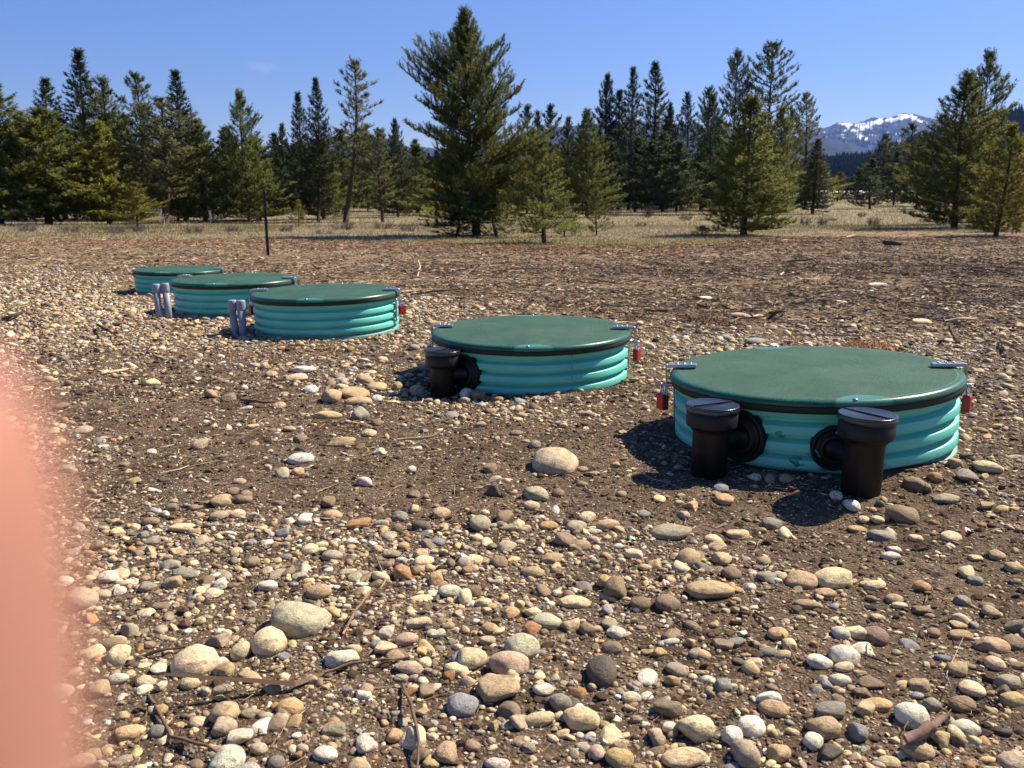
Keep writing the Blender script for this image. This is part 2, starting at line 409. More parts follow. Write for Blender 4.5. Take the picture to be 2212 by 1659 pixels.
# hand-read stones: region key, then x y w h colour shape
REG = {'7': (0, 1036.9, .375), '8': (1296.1, 1123.3, .4141), '4': (518.4, 777.7, .3906), '5': (604.9, 1192.4, .3906),
       '6': (1330.7, 708.5, .375), '3': (1468.9, 483.9, .336)}
HAND = {
 '4': "1740,565,265,165,p,r 340,545,150,75,w,r 505,210,130,95,t,a 630,185,150,75,t,b 660,230,160,45,t,f 665,305,100,90,g,a 755,350,58,45,n,r "
      "715,405,90,45,c,r 560,455,170,50,t,f 480,310,170,50,o,f 350,55,140,40,w,f 315,98,130,50,c,f 400,162,82,48,w,r 755,215,68,45,w,r 755,150,110,55,t,r "
      "870,145,60,80,t,r 690,110,95,60,t,b 1255,190,80,70,w,r 1320,200,85,80,n,b 980,175,90,70,m,r 910,180,55,50,g,r 1390,600,90,70,n,a 1400,725,95,95,d,a "
      "1635,740,135,95,m,b 1615,803,95,55,c,r 1765,733,75,55,n,r 1110,845,110,75,t,r 970,825,70,50,c,b 1330,903,125,95,m,r 1455,875,105,85,n,a "
      "1915,868,105,70,c,r 1855,920,130,80,m,r 2030,912,135,70,t,r 1960,950,85,35,w,f 1800,990,115,120,n,a 1885,1025,110,70,t,r 510,860,115,60,t,r "
      "660,905,165,55,k,f 910,1025,72,42,o,r 1095,1005,85,45,b,r 870,930,55,65,n,r 30,755,75,70,n,r 1630,470,70,55,g,r 1525,403,75,35,n,r 985,488,60,30,w,r "
      "945,605,55,45,w,r 215,252,80,40,t,r 355,890,90,50,c,r 2110,740,60,40,t,r",
 '7': "1725,800,330,230,m,b 1560,925,225,180,c,r 1140,1040,300,190,c,r 1390,980,110,150,c,r 690,1010,170,120,c,b 470,690,190,150,p,r 620,560,135,80,w,b "
      "590,660,100,60,p,r 1270,120,125,75,t,a 1405,110,100,60,n,r 1055,275,160,60,c,f 1065,540,150,70,g,f 1280,600,90,75,w,a 1225,650,130,75,c,a 925,730,115,55,n,b "
      "1975,1030,210,120,w,a 1430,1130,150,75,t,f 1575,1195,115,80,m,r 1680,1305,175,105,o,r 1095,1170,110,75,c,r 835,1160,130,70,c,r 1285,1205,120,60,m,f "
      "680,1145,125,65,w,r 570,1200,130,100,t,b 735,1455,150,100,o,b 1310,1620,200,160,w,b 1375,1480,150,130,w,a 1925,1435,150,80,m,b 1875,1580,150,90,w,r "
      "2120,1530,110,110,w,a 910,1450,110,80,g,r 1595,1625,100,90,g,r 480,1620,150,90,p,r 540,1580,110,80,t,b 2170,945,80,55,b,r 1645,1015,95,60,b,a "
      "2060,550,100,80,m,f 1730,555,100,55,e,f 1750,235,90,65,w,r 1375,195,90,60,c,b 2050,255,120,60,k,f 1915,205,110,70,t,r 920,1090,100,70,w,a 935,1320,70,80,o,a",
 '5': "1000,845,205,135,b,r 1200,755,250,160,t,a 1275,620,250,160,p,r 1340,525,190,150,e,r 1060,595,200,130,c,b 1285,680,75,105,c,r 1780,665,175,180,d,r "
      "1550,830,125,105,g,r 1665,920,210,140,c,r 2030,690,115,115,w,f 1475,385,170,95,e,r 1400,335,95,60,c,r 1275,335,110,80,o,a 1385,420,125,85,k,a "
      "1850,200,135,150,n,b 1620,280,200,60,c,r 1995,285,120,85,n,r 2140,285,140,95,n,b 1860,445,115,70,w,r 1410,110,145,70,t,r 1210,55,100,70,n,r "
      "1075,45,125,60,c,b 945,215,140,75,w,b 1080,215,90,75,n,a 870,150,90,90,o,a 675,115,105,95,k,b 450,120,100,65,m,f 765,390,165,65,c,b "
      "715,635,175,110,p,a 590,445,90,70,w,b 915,1110,140,130,t,b 640,1020,115,80,o,b 465,1055,90,90,w,a 1205,1175,150,80,w,r 835,1175,100,60,o,r "
      "1880,1140,170,110,o,r 2090,1030,85,110,p,r 2160,970,100,65,w,r 1180,955,60,90,t,a 2095,555,95,60,o,a 1945,805,110,65,w,r 930,680,75,80,k,a "
      "465,790,95,65,w,b 1425,740,70,70,c,a 1375,1080,85,60,m,b 535,510,75,45,b,r 875,450,90,55,w,a 1140,495,110,55,c,a",
 '8': "500,1080,205,150,c,b 440,1240,240,100,c,r 760,1220,150,160,m,r 690,1125,130,100,w,b 900,980,165,90,t,r 1210,985,175,100,g,f 1165,1080,180,130,t,b "
      "1105,1150,115,105,w,r 1195,1210,140,95,d,a 1355,1110,105,100,b,b 1620,1015,170,150,w,r 1900,1090,150,110,w,r 1775,1140,115,95,t,a 1665,1195,185,110,t,r "
      "2150,1260,150,100,p,r 1440,605,130,105,n,r 1255,590,100,75,w,r 1140,740,140,80,w,b 1270,765,110,60,c,r 1250,835,115,75,w,r 985,650,80,70,c,b "
      "245,810,110,110,w,f 645,865,100,75,g,b 815,750,90,65,c,a 1215,300,215,115,c,b 1050,315,165,90,t,b 580,365,275,110,t,b 355,65,255,75,m,r "
      "465,200,125,100,t,r 630,205,120,75,p,a 685,280,105,75,n,r 725,75,135,60,c,a 590,105,95,65,c,r 1465,85,150,75,g,b 1830,88,105,60,c,r "
      "1090,440,160,60,t,f 1435,340,130,50,c,f 1175,385,115,55,t,b 2050,655,210,90,t,b 2160,640,120,80,n,r 1855,775,130,90,t,r 2060,745,115,80,c,r "
      "2120,850,150,90,m,a 2150,935,150,80,o,b 1455,960,150,80,o,f 1880,960,150,90,n,r 1670,860,115,80,t,a 160,930,90,60,c,r 290,1120,80,90,p,b "
      "2160,250,110,60,t,b 1530,410,95,55,t,r 1560,445,85,40,c,r 2030,480,100,70,t,b 1880,600,130,55,t,b 1790,720,90,40,b,r 1730,965,90,80,g,r",
 '6': "1655,1075,190,120,n,r 1720,900,115,90,n,a 2020,850,115,80,g,a 2140,800,170,80,c,r 1835,860,75,65,k,b 1270,965,85,65,w,r 1360,1020,95,70,w,r "
      "800,858,70,50,w,b 885,870,60,75,g,r 975,865,100,50,t,r 605,925,90,55,b,r 430,1025,90,65,o,a 395,1080,75,60,p,b 155,1070,90,45,b,r 1950,780,70,75,t,b "
      "1900,985,160,60,m,a 1505,1105,80,55,c,r 1430,1105,70,45,c,r 1390,1160,110,45,t,r 1540,990,45,40,o,r 1480,1045,40,30,o,r",
 '3': "1268,397,125,28,w,f 1038,502,75,22,w,r 295,730,100,45,b,r 480,755,140,60,g,r 395,595,150,30,p,r 160,480,100,22,w,r 1560,632,130,28,c,f 120,693,45,40,d,a 1735,752,80,35,c,r"}
NAMED = {('4', 1740, 565): 'large rounded pinkish-tan boulder sitting alone in the middle of the gravel',
         ('7', 1725, 800): 'big pale grey angular rock block at lower left above the cream stones',
         ('7', 1140, 1040): 'largest cream oval stone at lower left beside the finger',
         ('7', 1560, 925): 'round cream stone just below the pale angular rock block',
         ('5', 1000, 845): 'smooth blue-grey oval stone at the bottom centre of the picture',
         ('5', 1200, 755): 'flat tan triangular stone slab above the blue-grey oval stone',
         ('5', 1780, 665): 'dark grey-brown round stone at bottom centre right casting a shadow',
         ('5', 1275, 620): 'pinkish oval stone lying behind the flat triangular slab',
         ('5', 1340, 525): 'pale olive rounded stone behind the pinkish oval stone',
         ('5', 1385, 420): 'crumbly orange-brown clod beside the long pale olive stone',
         ('5', 1850, 200): 'upright brown stone standing beside the long cream stone',
         ('8', 355, 65): 'long flat grey-tan stone in front of the nearest green tank',
         ('8', 580, 365): 'long tan finger-shaped stone lying in bare soil',
         ('8', 1215, 300): 'big pale tan stone in front of the right black cleanout pipe',
         ('8', 500, 1080): 'big cream block near the bottom edge right of centre',
         ('6', 1655, 1075): 'large smooth brown stone at the foot of the right cleanout pipe',
         ('3', 1268, 397): 'flat white stone lying far out on the brown litter at right',
         ('7', 1375, 1480): 'white and black mottled jagged stone near the lower left bottom edge'}
LAND = [  # display px, phrase
    (1200, 1000, 'lone boulder'), (650, 1335, 'pale angular block'), (425, 1425, 'largest cream oval stone'), (995, 1522, 'blue-grey oval stone'),
    (1300, 1452, 'dark round stone'), (1873, 1000, 'right cleanout pipe'), (1540, 960, 'left cleanout pipe'), (1990, 1570, 'short brown stick'),
    (750, 860, 'tan rock cluster'), (955, 850, 'middle tank pipe'), (1503, 1570, 'big cream block'), (1800, 1247, 'big pale tan stone'),
    (1538, 1275, 'long tan stone'), (60, 1400, 'blurred finger'), (1325, 1270, 'upright brown stone'), (1200, 780, 'fourth green tank'),
    (1960, 640, 'far litter'), (512, 690, 'grey pipe pair'), (880, 1560, 'hanging root'), (2150, 1400, 'right picture edge'), (1110, 1640, 'bottom picture edge')]
used_labels = {}
def auto_label(px, py, wpx, ckey, skey):
    size = 'large' if wpx > 80 else 'medium' if wpx > 48 else 'small' if wpx > 26 else 'tiny'
    shp = {'r': 'rounded', 'b': 'blocky', 'f': 'flat', 'a': 'angular'}[skey]
    L = sorted((math.hypot(px-a, (py-b)*1.3), a, b, n) for a, b, n in LAND)
    def rel(e):
        d, a, b, n = e
        if abs(px-a) > abs(py-b): r_ = 'right of' if px > a else 'left of'
        else: r_ = 'in front of' if py > b else 'behind'
        return r_ + ' the ' + n, d
    r1, d1 = rel(L[0]); q = 'close ' if d1 < 70 else '' if d1 < 150 else 'well '
    base = f'{size} {CW[ckey]} {shp} stone ' + q + r1
    if base in used_labels: base = f'{size} {CW[ckey]} {shp} stone ' + r1 + ', ' + rel(L[1])[0]
    if base in used_labels: base = f'{size} {CW[ckey]} {shp} stone ' + q + r1 + ', ' + rel(L[2])[0]
    used_labels[base] = used_labels.get(base, 0)+1
    return ' '.join(base.split()[:16])
SHAPES = {}
def stone_mesh(kind, idx, sub=3):
    k = (kind, idx, sub)
    if k not in SHAPES:
        v, f = stone_shape(sub, 100+idx*7+ord(kind)*13, kind); SHAPES[k] = mesh_np('stone', v, f, M_stone_obj, True)
    return SHAPES[k]
big_xy = []
def place_stone(px, py, wpx, hpx, ck, sk, label=None):
    x, y, zz = hit(px, py + hpx*.18)
    _, _, zc = project(x, y, zz)
    a = wpx*zc/F/2; hh = hpx*zc/F/2*1.04; dl = math.atan2(CAMZ-zz, y)
    c = hh*.86
    b = math.sqrt(max(hh*hh-(c*math.cos(dl))**2, 1e-8))/math.sin(dl)
    b = min(max(b, .6*a), 1.35*a)
    c = math.sqrt(max(hh*hh-(b*math.sin(dl))**2, (.3*a)**2))/math.cos(dl); c = min(c, 1.0*a)
    if sk == 'f': c = min(c, .42*a)
    o = link('stone', stone_mesh(sk, random.randrange(9)))
    g = float(ground(x, y)); o.location = (x, y, g + c*.40); o.scale = (a, b, c)
    o.rotation_euler = (random.uniform(-.12, .12), random.uniform(-.12, .12), random.uniform(-.3, .3)+random.choice((0, math.pi)))
    k = random.uniform(.86, 1.12); col = PAL[ck]; o.color = (*[min(.8, q*k*random.uniform(.95, 1.05)) for q in col], 1)
    big_xy.append((x, y, max(a, b)))
    tag(o, label or auto_label(px, py, wpx, ck, sk), 'stone', 'larger stones scattered over the gravel')
    return o
nhand = 0
for key, txt in HAND.items():
    ox, oy, sc = REG[key]
    for item in txt.split():
        x, y, w_, h_, ck, sk = item.split(','); x, y, w_, h_ = map(float, (x, y, w_, h_))
        place_stone(ox+x*sc, oy+y*sc, w_*sc, h_*sc, ck, sk, NAMED.get((key, int(x), int(y)))); nhand += 1
# further medium stones, up to 300 in all
tries = 0
while nhand < 300 and tries < 6000:
    tries += 1
    px = random.uniform(120, 2200); py = 690 + 960*random.random()**.8
    x, y, zz = hit(px, py)
    if any(math.hypot(x-t[0], y-t[1]) < .43 for t in TANKS): continue
    if 700 < px < 1450 and 870 < py < 1040: continue
    rr_ = random.uniform(.011, .021)*(1+.12*y)
    if any(math.hypot(x-bx, y-by) < (rr_+br)*1.05 for bx, by, br in big_xy): continue
    zc = project(x, y, zz)[2]; wp = 2*rr_*F/zc
    place_stone(px, py, wp, wp*random.uniform(.5, .75), random.choice('cccttomwgnpn'), random.choice('rrbbfaa')); nhand += 1

# ------------------------------------------------------------------ gravel (stuff): one mesh of many pebbles
PC = np.array([PAL[k] for k in 'cccctttttoogbwwnnnnpmmmdk']); 
def dens(x, y):
    """how much of the ground is pebbles, 0..1, read off the photograph and smoothed by noise"""
    px, py, zc = project(x, y, ground(x, y, False))
    n = fbm(x*1.3+7, y*1.3, 55, 3)
    d = .40 + (n-.5)*1.7
    d = np.where(py > 1130, d+.33, d)
    def g(cx, cy, rx, ry, amt): return amt*np.exp(-(((px-cx)/rx)**2+((py-cy)/ry)**2))
    d = d + g(300, 700, 420, 90, .55) + g(900, 660, 300, 45, .55) + g(760, 830, 180, 50, .45) + g(2100, 1050, 150, 120, .3) + g(1500, 690, 200, 40, .3)
    d = d - g(1050, 960, 260, 80, .42) - g(300, 960, 330, 170, .38) - g(650, 1000, 200, 120, .12) - g(1750, 1130, 280, 70, .65) - g(1000, 1080, 200, 60, .15) - g(2050, 1200, 180, 60, .3)
    mu, gs, _ = zones(x, y)
    return np.clip(d, .09, 1)*(1-.86*mu)*(1-gs)
def scatter_pts(n, y0, y1, side=.72, power=1.0):
    u = RNG.random(n*2); y = np.sqrt(y0*y0 + u*(y1*y1-y0*y0)) if power == 1 else y0*(y1/y0)**u
    x = (RNG.random(n*2)*2-1)*(side*y+.12)
    k = np.ones(len(x), bool)
    for t in TANKS: k &= np.hypot(x-t[0], y-t[1]) > .385
    x, y = x[k], y[k]
    return x, y
def pebbles(n, y0, y1, rmed, sig, rmin, rmax, sub, flat=(.35, .8), side=.72, dpow=1.0, variants=14, power=1.0, ang=.35):
    x, y = scatter_pts(n, y0, y1, side, power)
    k = RNG.random(len(x)) < dens(x, y)**dpow; x, y = x[k][:n], y[k][:n]; n = len(x)
    r = np.clip(rmed*np.exp(RNG.normal(size=n)*sig), rmin, rmax)
    keep = np.ones(n, bool)
    B = np.array(big_xy)
    for bx, by, br in big_xy:
        keep &= np.hypot(x-bx, y-by) > br*.75
    x, y, r = x[keep], y[keep], r[keep]; n = len(x)
    g = ground(x, y); Vs = []; Fs = []; Cs = []; off = 0
    col = PC[RNG.integers(0, len(PC), n)]*RNG.uniform(.72, 1.15, (n, 1))*RNG.uniform(.97, 1.03, (n, 3))
    var = RNG.integers(0, variants, n)
    for q in range(variants):
        kd = 'a' if q < variants*ang else ('r' if q % 3 else 'b')
        v, f = stone_shape(sub, 900+q, kd); m_ = var == q; c = int(m_.sum())
        if not c: continue
        sc = np.stack([r[m_], r[m_]*RNG.uniform(.6, .95, c), r[m_]*RNG.uniform(flat[0], flat[1], c)*.85], 1)
        an = RNG.uniform(0, 6.283, c); t1 = RNG.normal(size=c)*.22; t2 = RNG.normal(size=c)*.22
        P = v[None]*sc[:, None, :]
        cz, sz_ = np.cos(t1)[:, None], np.sin(t1)[:, None]
        P = np.stack([P[..., 0], P[..., 1]*cz-P[..., 2]*sz_, P[..., 1]*sz_+P[..., 2]*cz], -1)
        cz, sz_ = np.cos(t2)[:, None], np.sin(t2)[:, None]
        P = np.stack([P[..., 0]*cz+P[..., 2]*sz_, P[..., 1], -P[..., 0]*sz_+P[..., 2]*cz], -1)
        cz, sz_ = np.cos(an)[:, None], np.sin(an)[:, None]
        P = np.stack([P[..., 0]*cz-P[..., 1]*sz_, P[..., 0]*sz_+P[..., 1]*cz, P[..., 2]], -1)
        P += np.stack([x[m_], y[m_], g[m_] + sc[:, 2]*RNG.uniform(-.25, .62, c)], 1)[:, None]
        nv = len(v); Vs.append(P.reshape(-1, 3)); Fs.append((f[None] + (np.arange(c)*nv)[:, None, None] + off).reshape(-1, 3))
        Cs.append(np.repeat(col[m_], nv, 0)); off += nv*c
    return np.concatenate(Vs), np.concatenate(Fs), np.concatenate(Cs)
def merge(parts):
    V_, F_, C_ = [], [], []; off = 0
    for v, f, c in parts: V_.append(v); F_.append(f+off); C_.append(c); off += len(v)
    return np.concatenate(V_), np.concatenate(F_), np.concatenate(C_)
P = merge([
    pebbles(2300, .72, 2.6, .0100, .42, .006, .021, 3, ang=.5),
    pebbles(14000, .72, 2.8, .0050, .38, .0026, .010, 2, ang=.55),
    pebbles(7500, 2.5, 5.6, .0120, .42, .006, .028, 2),
    pebbles(26000, 2.4, 6.2, .0070, .35, .004, .013, 1),
    pebbles(26000, 5.5, 12, .013, .42, .007, .034, 1, dpow=.8),
    pebbles(9000, 11, 22, .018, .45, .010, .045, 1, dpow=.7)])
tag(link('gravel', mesh_np('gravel', *P[:2], M_stone_at, True, P[2])), kind='stuff')
PC = np.array([PAL[k] for k in 'ctogbwnnddmm'])*.8
P = merge([pebbles(60000, .70, 2.3, .0021, .35, .0012, .0042, 1, dpow=.45, variants=6, ang=.8),
           pebbles(50000, 2.2, 4.6, .0032, .35, .0018, .006, 1, dpow=.45, variants=6, ang=.8)])
tag(link('grit', mesh_np('grit', *P[:2], M_stone_at, False, P[2])), kind='stuff')
PC = np.array([(.075, .05, .033), (.10, .068, .045), (.06, .04, .028), (.13, .09, .06)])
P = merge([pebbles(16000, .70, 3.2, .0042, .5, .002, .012, 1, dpow=.0, variants=6, ang=.9),
           pebbles(14000, 3, 8, .008, .5, .004, .02, 1, dpow=.0, variants=6, ang=.9)])
tag(link('soil_crumbs', mesh_np('soil_crumbs', *P[:2], M_debris, False, P[2])), kind='stuff')

# ------------------------------------------------------------------ woody litter (stuff)
def litter(n, y0, y1, lmed, wid, pal, wfun, lift=.006, tilt=.12, side=.72, power=1.0):
    x, y = scatter_pts(n, y0, y1, side, power); k = RNG.random(len(x)) < wfun(x, y); x, y = x[k][:n], y[k][:n]; n = len(x)
    L = lmed*np.exp(RNG.normal(size=n)*.75); a = RNG.uniform(0, 6.283, n); t = RNG.normal(size=n)*tilt
    d = np.stack([np.cos(a)*np.cos(t), np.sin(a)*np.cos(t), np.sin(t)], 1); sd_ = np.stack([-np.sin(a), np.cos(a), 0*a], 1)
    c = np.stack([x, y, ground(x, y)+RNG.random(n)*lift], 1); bend = RNG.normal(size=(n, 1))*.18*L[:, None]
    W = wid*np.exp(RNG.normal(size=n)*.5)
    rings = []
    for s_, wk in ((-1, .5), (0, 1.0), (1, .35)):
        cc = c + d*(s_*L/2)[:, None] + sd_*bend*(1-abs(s_)) ; ww = (W*wk)[:, None]
        rings += [cc - sd_*ww, cc + sd_*ww, cc + np.array([0, 0, 1.3])*ww]
    P_ = np.stack(rings, 1)
    f = []
    for q in range(2):
        for e in range(3):
            e2 = (e+1) % 3; A, B_, C_, D_ = q*3+e, q*3+e2, q*3+3+e2, q*3+3+e
            f += [(A, B_, C_), (A, C_, D_)]
    f = np.array(f + [(0, 2, 1), (6, 7, 8)])
    Fs = (f[None] + (np.arange(n)*9)[:, None, None]).reshape(-1, 3)
    pc = np.array(pal); col = pc[RNG.integers(0, len(pc), n)]*RNG.uniform(.7, 1.25, (n, 1))
    return P_.reshape(-1, 3), Fs, np.repeat(col, 9, 0)
wf_m = lambda x, y: np.clip(zones(x, y)[0]*(1-zones(x, y)[1])+.05, 0, 1)
wf_soil = lambda x, y: np.clip(1.0-dens(x, y), .12, 1)*.9
brown = [(.17, .108, .066), (.13, .085, .053), (.22, .15, .098), (.095, .062, .042), (.28, .20, .13)]
pale = [(.42, .33, .23), (.50, .41, .30), (.36, .27, .18)]
P = merge([
    litter(9000, .72, 3.0, .016, .0007, brown+brown+pale, wf_soil),
    litter(1100, .75, 5.0, .055, .0010, brown+brown+pale, lambda x, y: wf_soil(x, y)*.6, .012, .2),
    litter(14000, 3.0, 7.5, .030, .0016, brown+brown+pale, wf_soil, .01),
    litter(26000, 4.5, 12, .055, .0034, brown*3+pale, wf_m, .02),
    litter(48000, 9.5, 23, .055, .0050, [tuple(v*1.1 for v in q) for q in brown*5]+pale, wf_m, .03),
    litter(420, 3.2, 14, .30, .0045, brown+[(.05, .035, .028)]+pale[:1], lambda x, y: wf_m(x, y)*.8+.05, .04, .1)])
tag(link('wood_litter', mesh_np('wood_litter', *P[:2], M_debris, False, P[2])), kind='stuff')
def wf_red(x, y):
    mu, gs, rl = zones(x, y); return rl*.9
P = merge([litter(30000, 15, 27, .05, .0065, [(.26, .12, .055), (.20, .085, .04), (.33, .18, .09), (.15, .07, .04)], wf_red, .03)])
tag(link('needle_litter', mesh_np('needle_litter', *P[:2], M_debris, False, P[2])), kind='stuff')

# ------------------------------------------------------------------ dry meadow grass (stuff)
def blades(n, y0, y1, h, wd, pal, wfun, power=1, side=.8):
    x, y = scatter_pts(n, y0, y1, side, power); k = RNG.random(len(x)) < wfun(x, y); x, y = x[k][:n], y[k][:n]; n = len(x)
    a = RNG.uniform(0, 6.283, n); H = h*np.exp(RNG.normal(size=n)*.35)*(1+y/90); W = wd*(.7+y/45)
    b = np.stack([x, y, ground(x, y)-.01], 1); s_ = np.stack([np.cos(a), np.sin(a), 0*a], 1)*W[:, None]
    lean = np.stack([RNG.normal(size=n), RNG.normal(size=n), 0*a], 1)*(H*.55)[:, None]
    top = b + lean; top[:, 2] += H
    P_ = np.stack([b-s_, b+s_, top], 1).reshape(-1, 3); pc = np.array(pal)
    pch = np.clip(fbm(x*.35, y*.2, 77, 3)*1.8-.4, 0, 1)
    idx = np.clip((pch*len(pc) + RNG.normal(size=n)*.9).astype(int), 0, len(pc)-1)
    col = pc[idx]*RNG.uniform(.75, 1.2, (n, 1))
    return P_, np.arange(n*3).reshape(-1, 3), np.repeat(col, 3, 0)
gf = lambda x, y: np.clip(zones(x, y)[1], 0, 1)
P = merge([
    blades(90000, 17, 34, .045, .0065, [(.17, .15, .07), (.22, .18, .10), (.34, .28, .17), (.40, .33, .21), (.27, .22, .17)], gf),
    blades(80000, 30, 75, .06, .008, [(.22, .19, .10), (.32, .27, .16), (.38, .32, .20), (.24, .20, .16), (.27, .23, .12)], gf, 2),
    blades(26000, 70, 192, .07, .014, [(.30, .26, .13), (.36, .31, .18), (.30, .27, .12)], lambda x, y: gf(x, y)*(y < 185), 2),
    blades(30000, 16.5, 26, .04, .007, [(.17, .19, .035), (.26, .25, .05), (.32, .27, .09)], lambda x, y: np.clip(1-np.abs(y-edge_d(x)-1.6)/3.2, 0, 1)*np.clip((x+4.0)/2, 0, 1)*np.clip((7-x)/2, 0, 1))])
tag(link('dry_grass', mesh_np('dry_grass', *P[:2], M_grass, False, P[2])), kind='stuff')

# ------------------------------------------------------------------ tanks (access risers with bolted lids)
def lid_mesh():
    m_ = MB()
    prof = [(.0005, .0115), (.10, .0108), (.20, .0088), (.30, .0060), (.355, .0038), (.370, .0045), (.380, .0040), (.3865, .0005), (.3900, -.006),
            (.3905, -.010), (.3890, -.0125), (.3800, -.0130), (.0005, -.0130)]
    m_.lathe(prof, 128, cap=False); return m_.mesh('lid', M_lid)
M_rim_shade = mat_simple('rim_shade', (.018, .026, .018), .6, .3, nz=.3, nscale=40)  # side of the lid rim, its shade put into a near-black colour
mm = MB(); mm.lathe([(.3800, -.0132), (.3885, -.0132), (.3893, -.017), (.3885, -.0285), (.3860, -.0305), (.3800, -.0305)], 128, cap=False); SHADED_RIM = mm.mesh('rim_band', M_rim_shade)
def riser_mesh():
    m_ = MB(); p = [(.3790, -.0215), (.3765, -.030), (.3765, -.044), (.3755, -.0455)]
    z0 = -.046
    for k in range(7):
        p += [(.3600, z0-.0003), (.3588, z0-.0008), (.3582, z0-.0016), (.3582, z0-.0108), (.3586, z0-.0114), (.3600, z0-.0122), (.3762, z0-.0192), (.3772, z0-.0199), (.3779, z0-.0212), (.3783, z0-.0405), (.3780, z0-.0418), (.3770, z0-.0424)]
        z0 -= .0425
    p = p + [(.36, z0-.002), (.35, z0-.002), (.35, -.0215)]
    m_.lathe(p, 128, cap=False); return m_.mesh('riser_wall', M_teal)
LID, RISER = lid_mesh(), riser_mesh()
mm = MB(); mm.lathe([(.0005, .0040), (.0045, .0038), (.0060, .0022), (.0064, 0)], 14, cap=False); SCREW = mm.mesh('screw', M_steel)
def radial(az):   # x -> outward, y -> tangential
    a = R(az); return Matrix(((math.cos(a), -math.sin(a), 0), (math.sin(a), math.cos(a), 0), (0, 0, 1)))
mm = MB(); mm.box((.357, 0, .0125), (.082, .031, .0095), bev=.002)
for q in (.333, .352, .371):
    mm.lathe([(.0036, .0170), (.0034, .0190), (.0020, .0202), (.0004, .0204)], 10, c=(q, .007, 0), cap=False)
    mm.lathe([(.0036, .0170), (.0034, .0190), (.0020, .0202), (.0004, .0204)], 10, c=(q, -.007, 0), cap=False)
mm.lathe([(.0045, -.016), (.0045, .016)], 14, M=Matrix.Rotation(R(90), 3, 'X'), c=(.401, 0, .0115)); LATCH = mm.mesh('latch', M_steel)
mm = MB(); mm.box((.4035, 0, -.034), (.0035, .024, .088), bev=.001); mm.box((.4075, 0, -.082), (.010, .020, .007), bev=.002)
STRAP = mm.mesh('strap', M_steel)
mm = MB(); mm.box((.3815, 0, -.098), (.0035, .026, .108), bev=.001)
for q in (-.058, -.142): mm.lathe([(.0042, 0), (.004, .002), (.0005, .003)], 10, M=Matrix.Rotation(R(90), 3, 'Y'), c=(.3832, 0, q), cap=False)
KEEPER = mm.mesh('keeper_plate', M_steel)
mm = MB(); pts = [(.382, -.0085, -.043), (.410, -.0085, -.043)] + [(.410+.012*math.sin(q), -.0085*math.cos(q), -.043) for q in np.linspace(.3, math.pi-.3, 7)] + [(.410, .0085, -.043), (.382, .0085, -.043)]
mm.tube(pts, .0032, 8); LOOP = mm.mesh('staple', M_steel)
PL_BODY = MB(); PL_BODY.box((0, 0, -.056), (.035, .021, .045), bev=.0028); PL_BODY.box((0, 0, -.0325), (.031, .018, .003), bev=.001); PLB = PL_BODY.mesh('lock_body', M_red)
mm = MB(); pts = [(-.0105, 0, -.040), (-.0105, 0, -.012)] + [(-.0105*math.cos(q), 0, -.012+.0105*math.sin(q)) for q in np.linspace(.25, math.pi-.25, 8)] + [(.0105, 0, -.012), (.0105, 0, -.040)]
mm.tube(pts, .0029, 8); PLS = mm.mesh('shackle', M_shackle)
WHERE = ['nearest green-lidded tank at right', 'second tank from the camera, in the middle', 'third tank, between the grey pipe pair and the middle',
         'fourth tank, partly behind the third', 'farthest tank at the left']
TL = ['large turquoise ribbed tank riser nearest the camera, with two black pipes at its front',
      'turquoise ribbed tank riser in the centre with one black pipe at its left front',
      'turquoise tank riser left of centre with a grey pipe pair against its left side',
      'turquoise tank riser half hidden behind the third, grey pipe pair at its left',
      'farthest and smallest-looking shaded turquoise tank riser at the left end of the row']
PLL = [('red padlock on the left latch of the nearest tank', 'red padlock on the right latch of the nearest tank'),
       ('red padlock mostly hidden at the left edge of the central tank', 'bright red padlock hanging at the right of the central tank'),
       ('red padlock sliver beside the grey pipes at the third tank', 'small red padlock at the right edge of the third tank'),
       ('padlock behind the left side of the fourth tank', 'padlock behind the lid of the third tank, on the fourth tank'),
       ('dull shaded red padlock at the left edge of the farthest tank', 'padlock at the right edge of the farthest tank')]
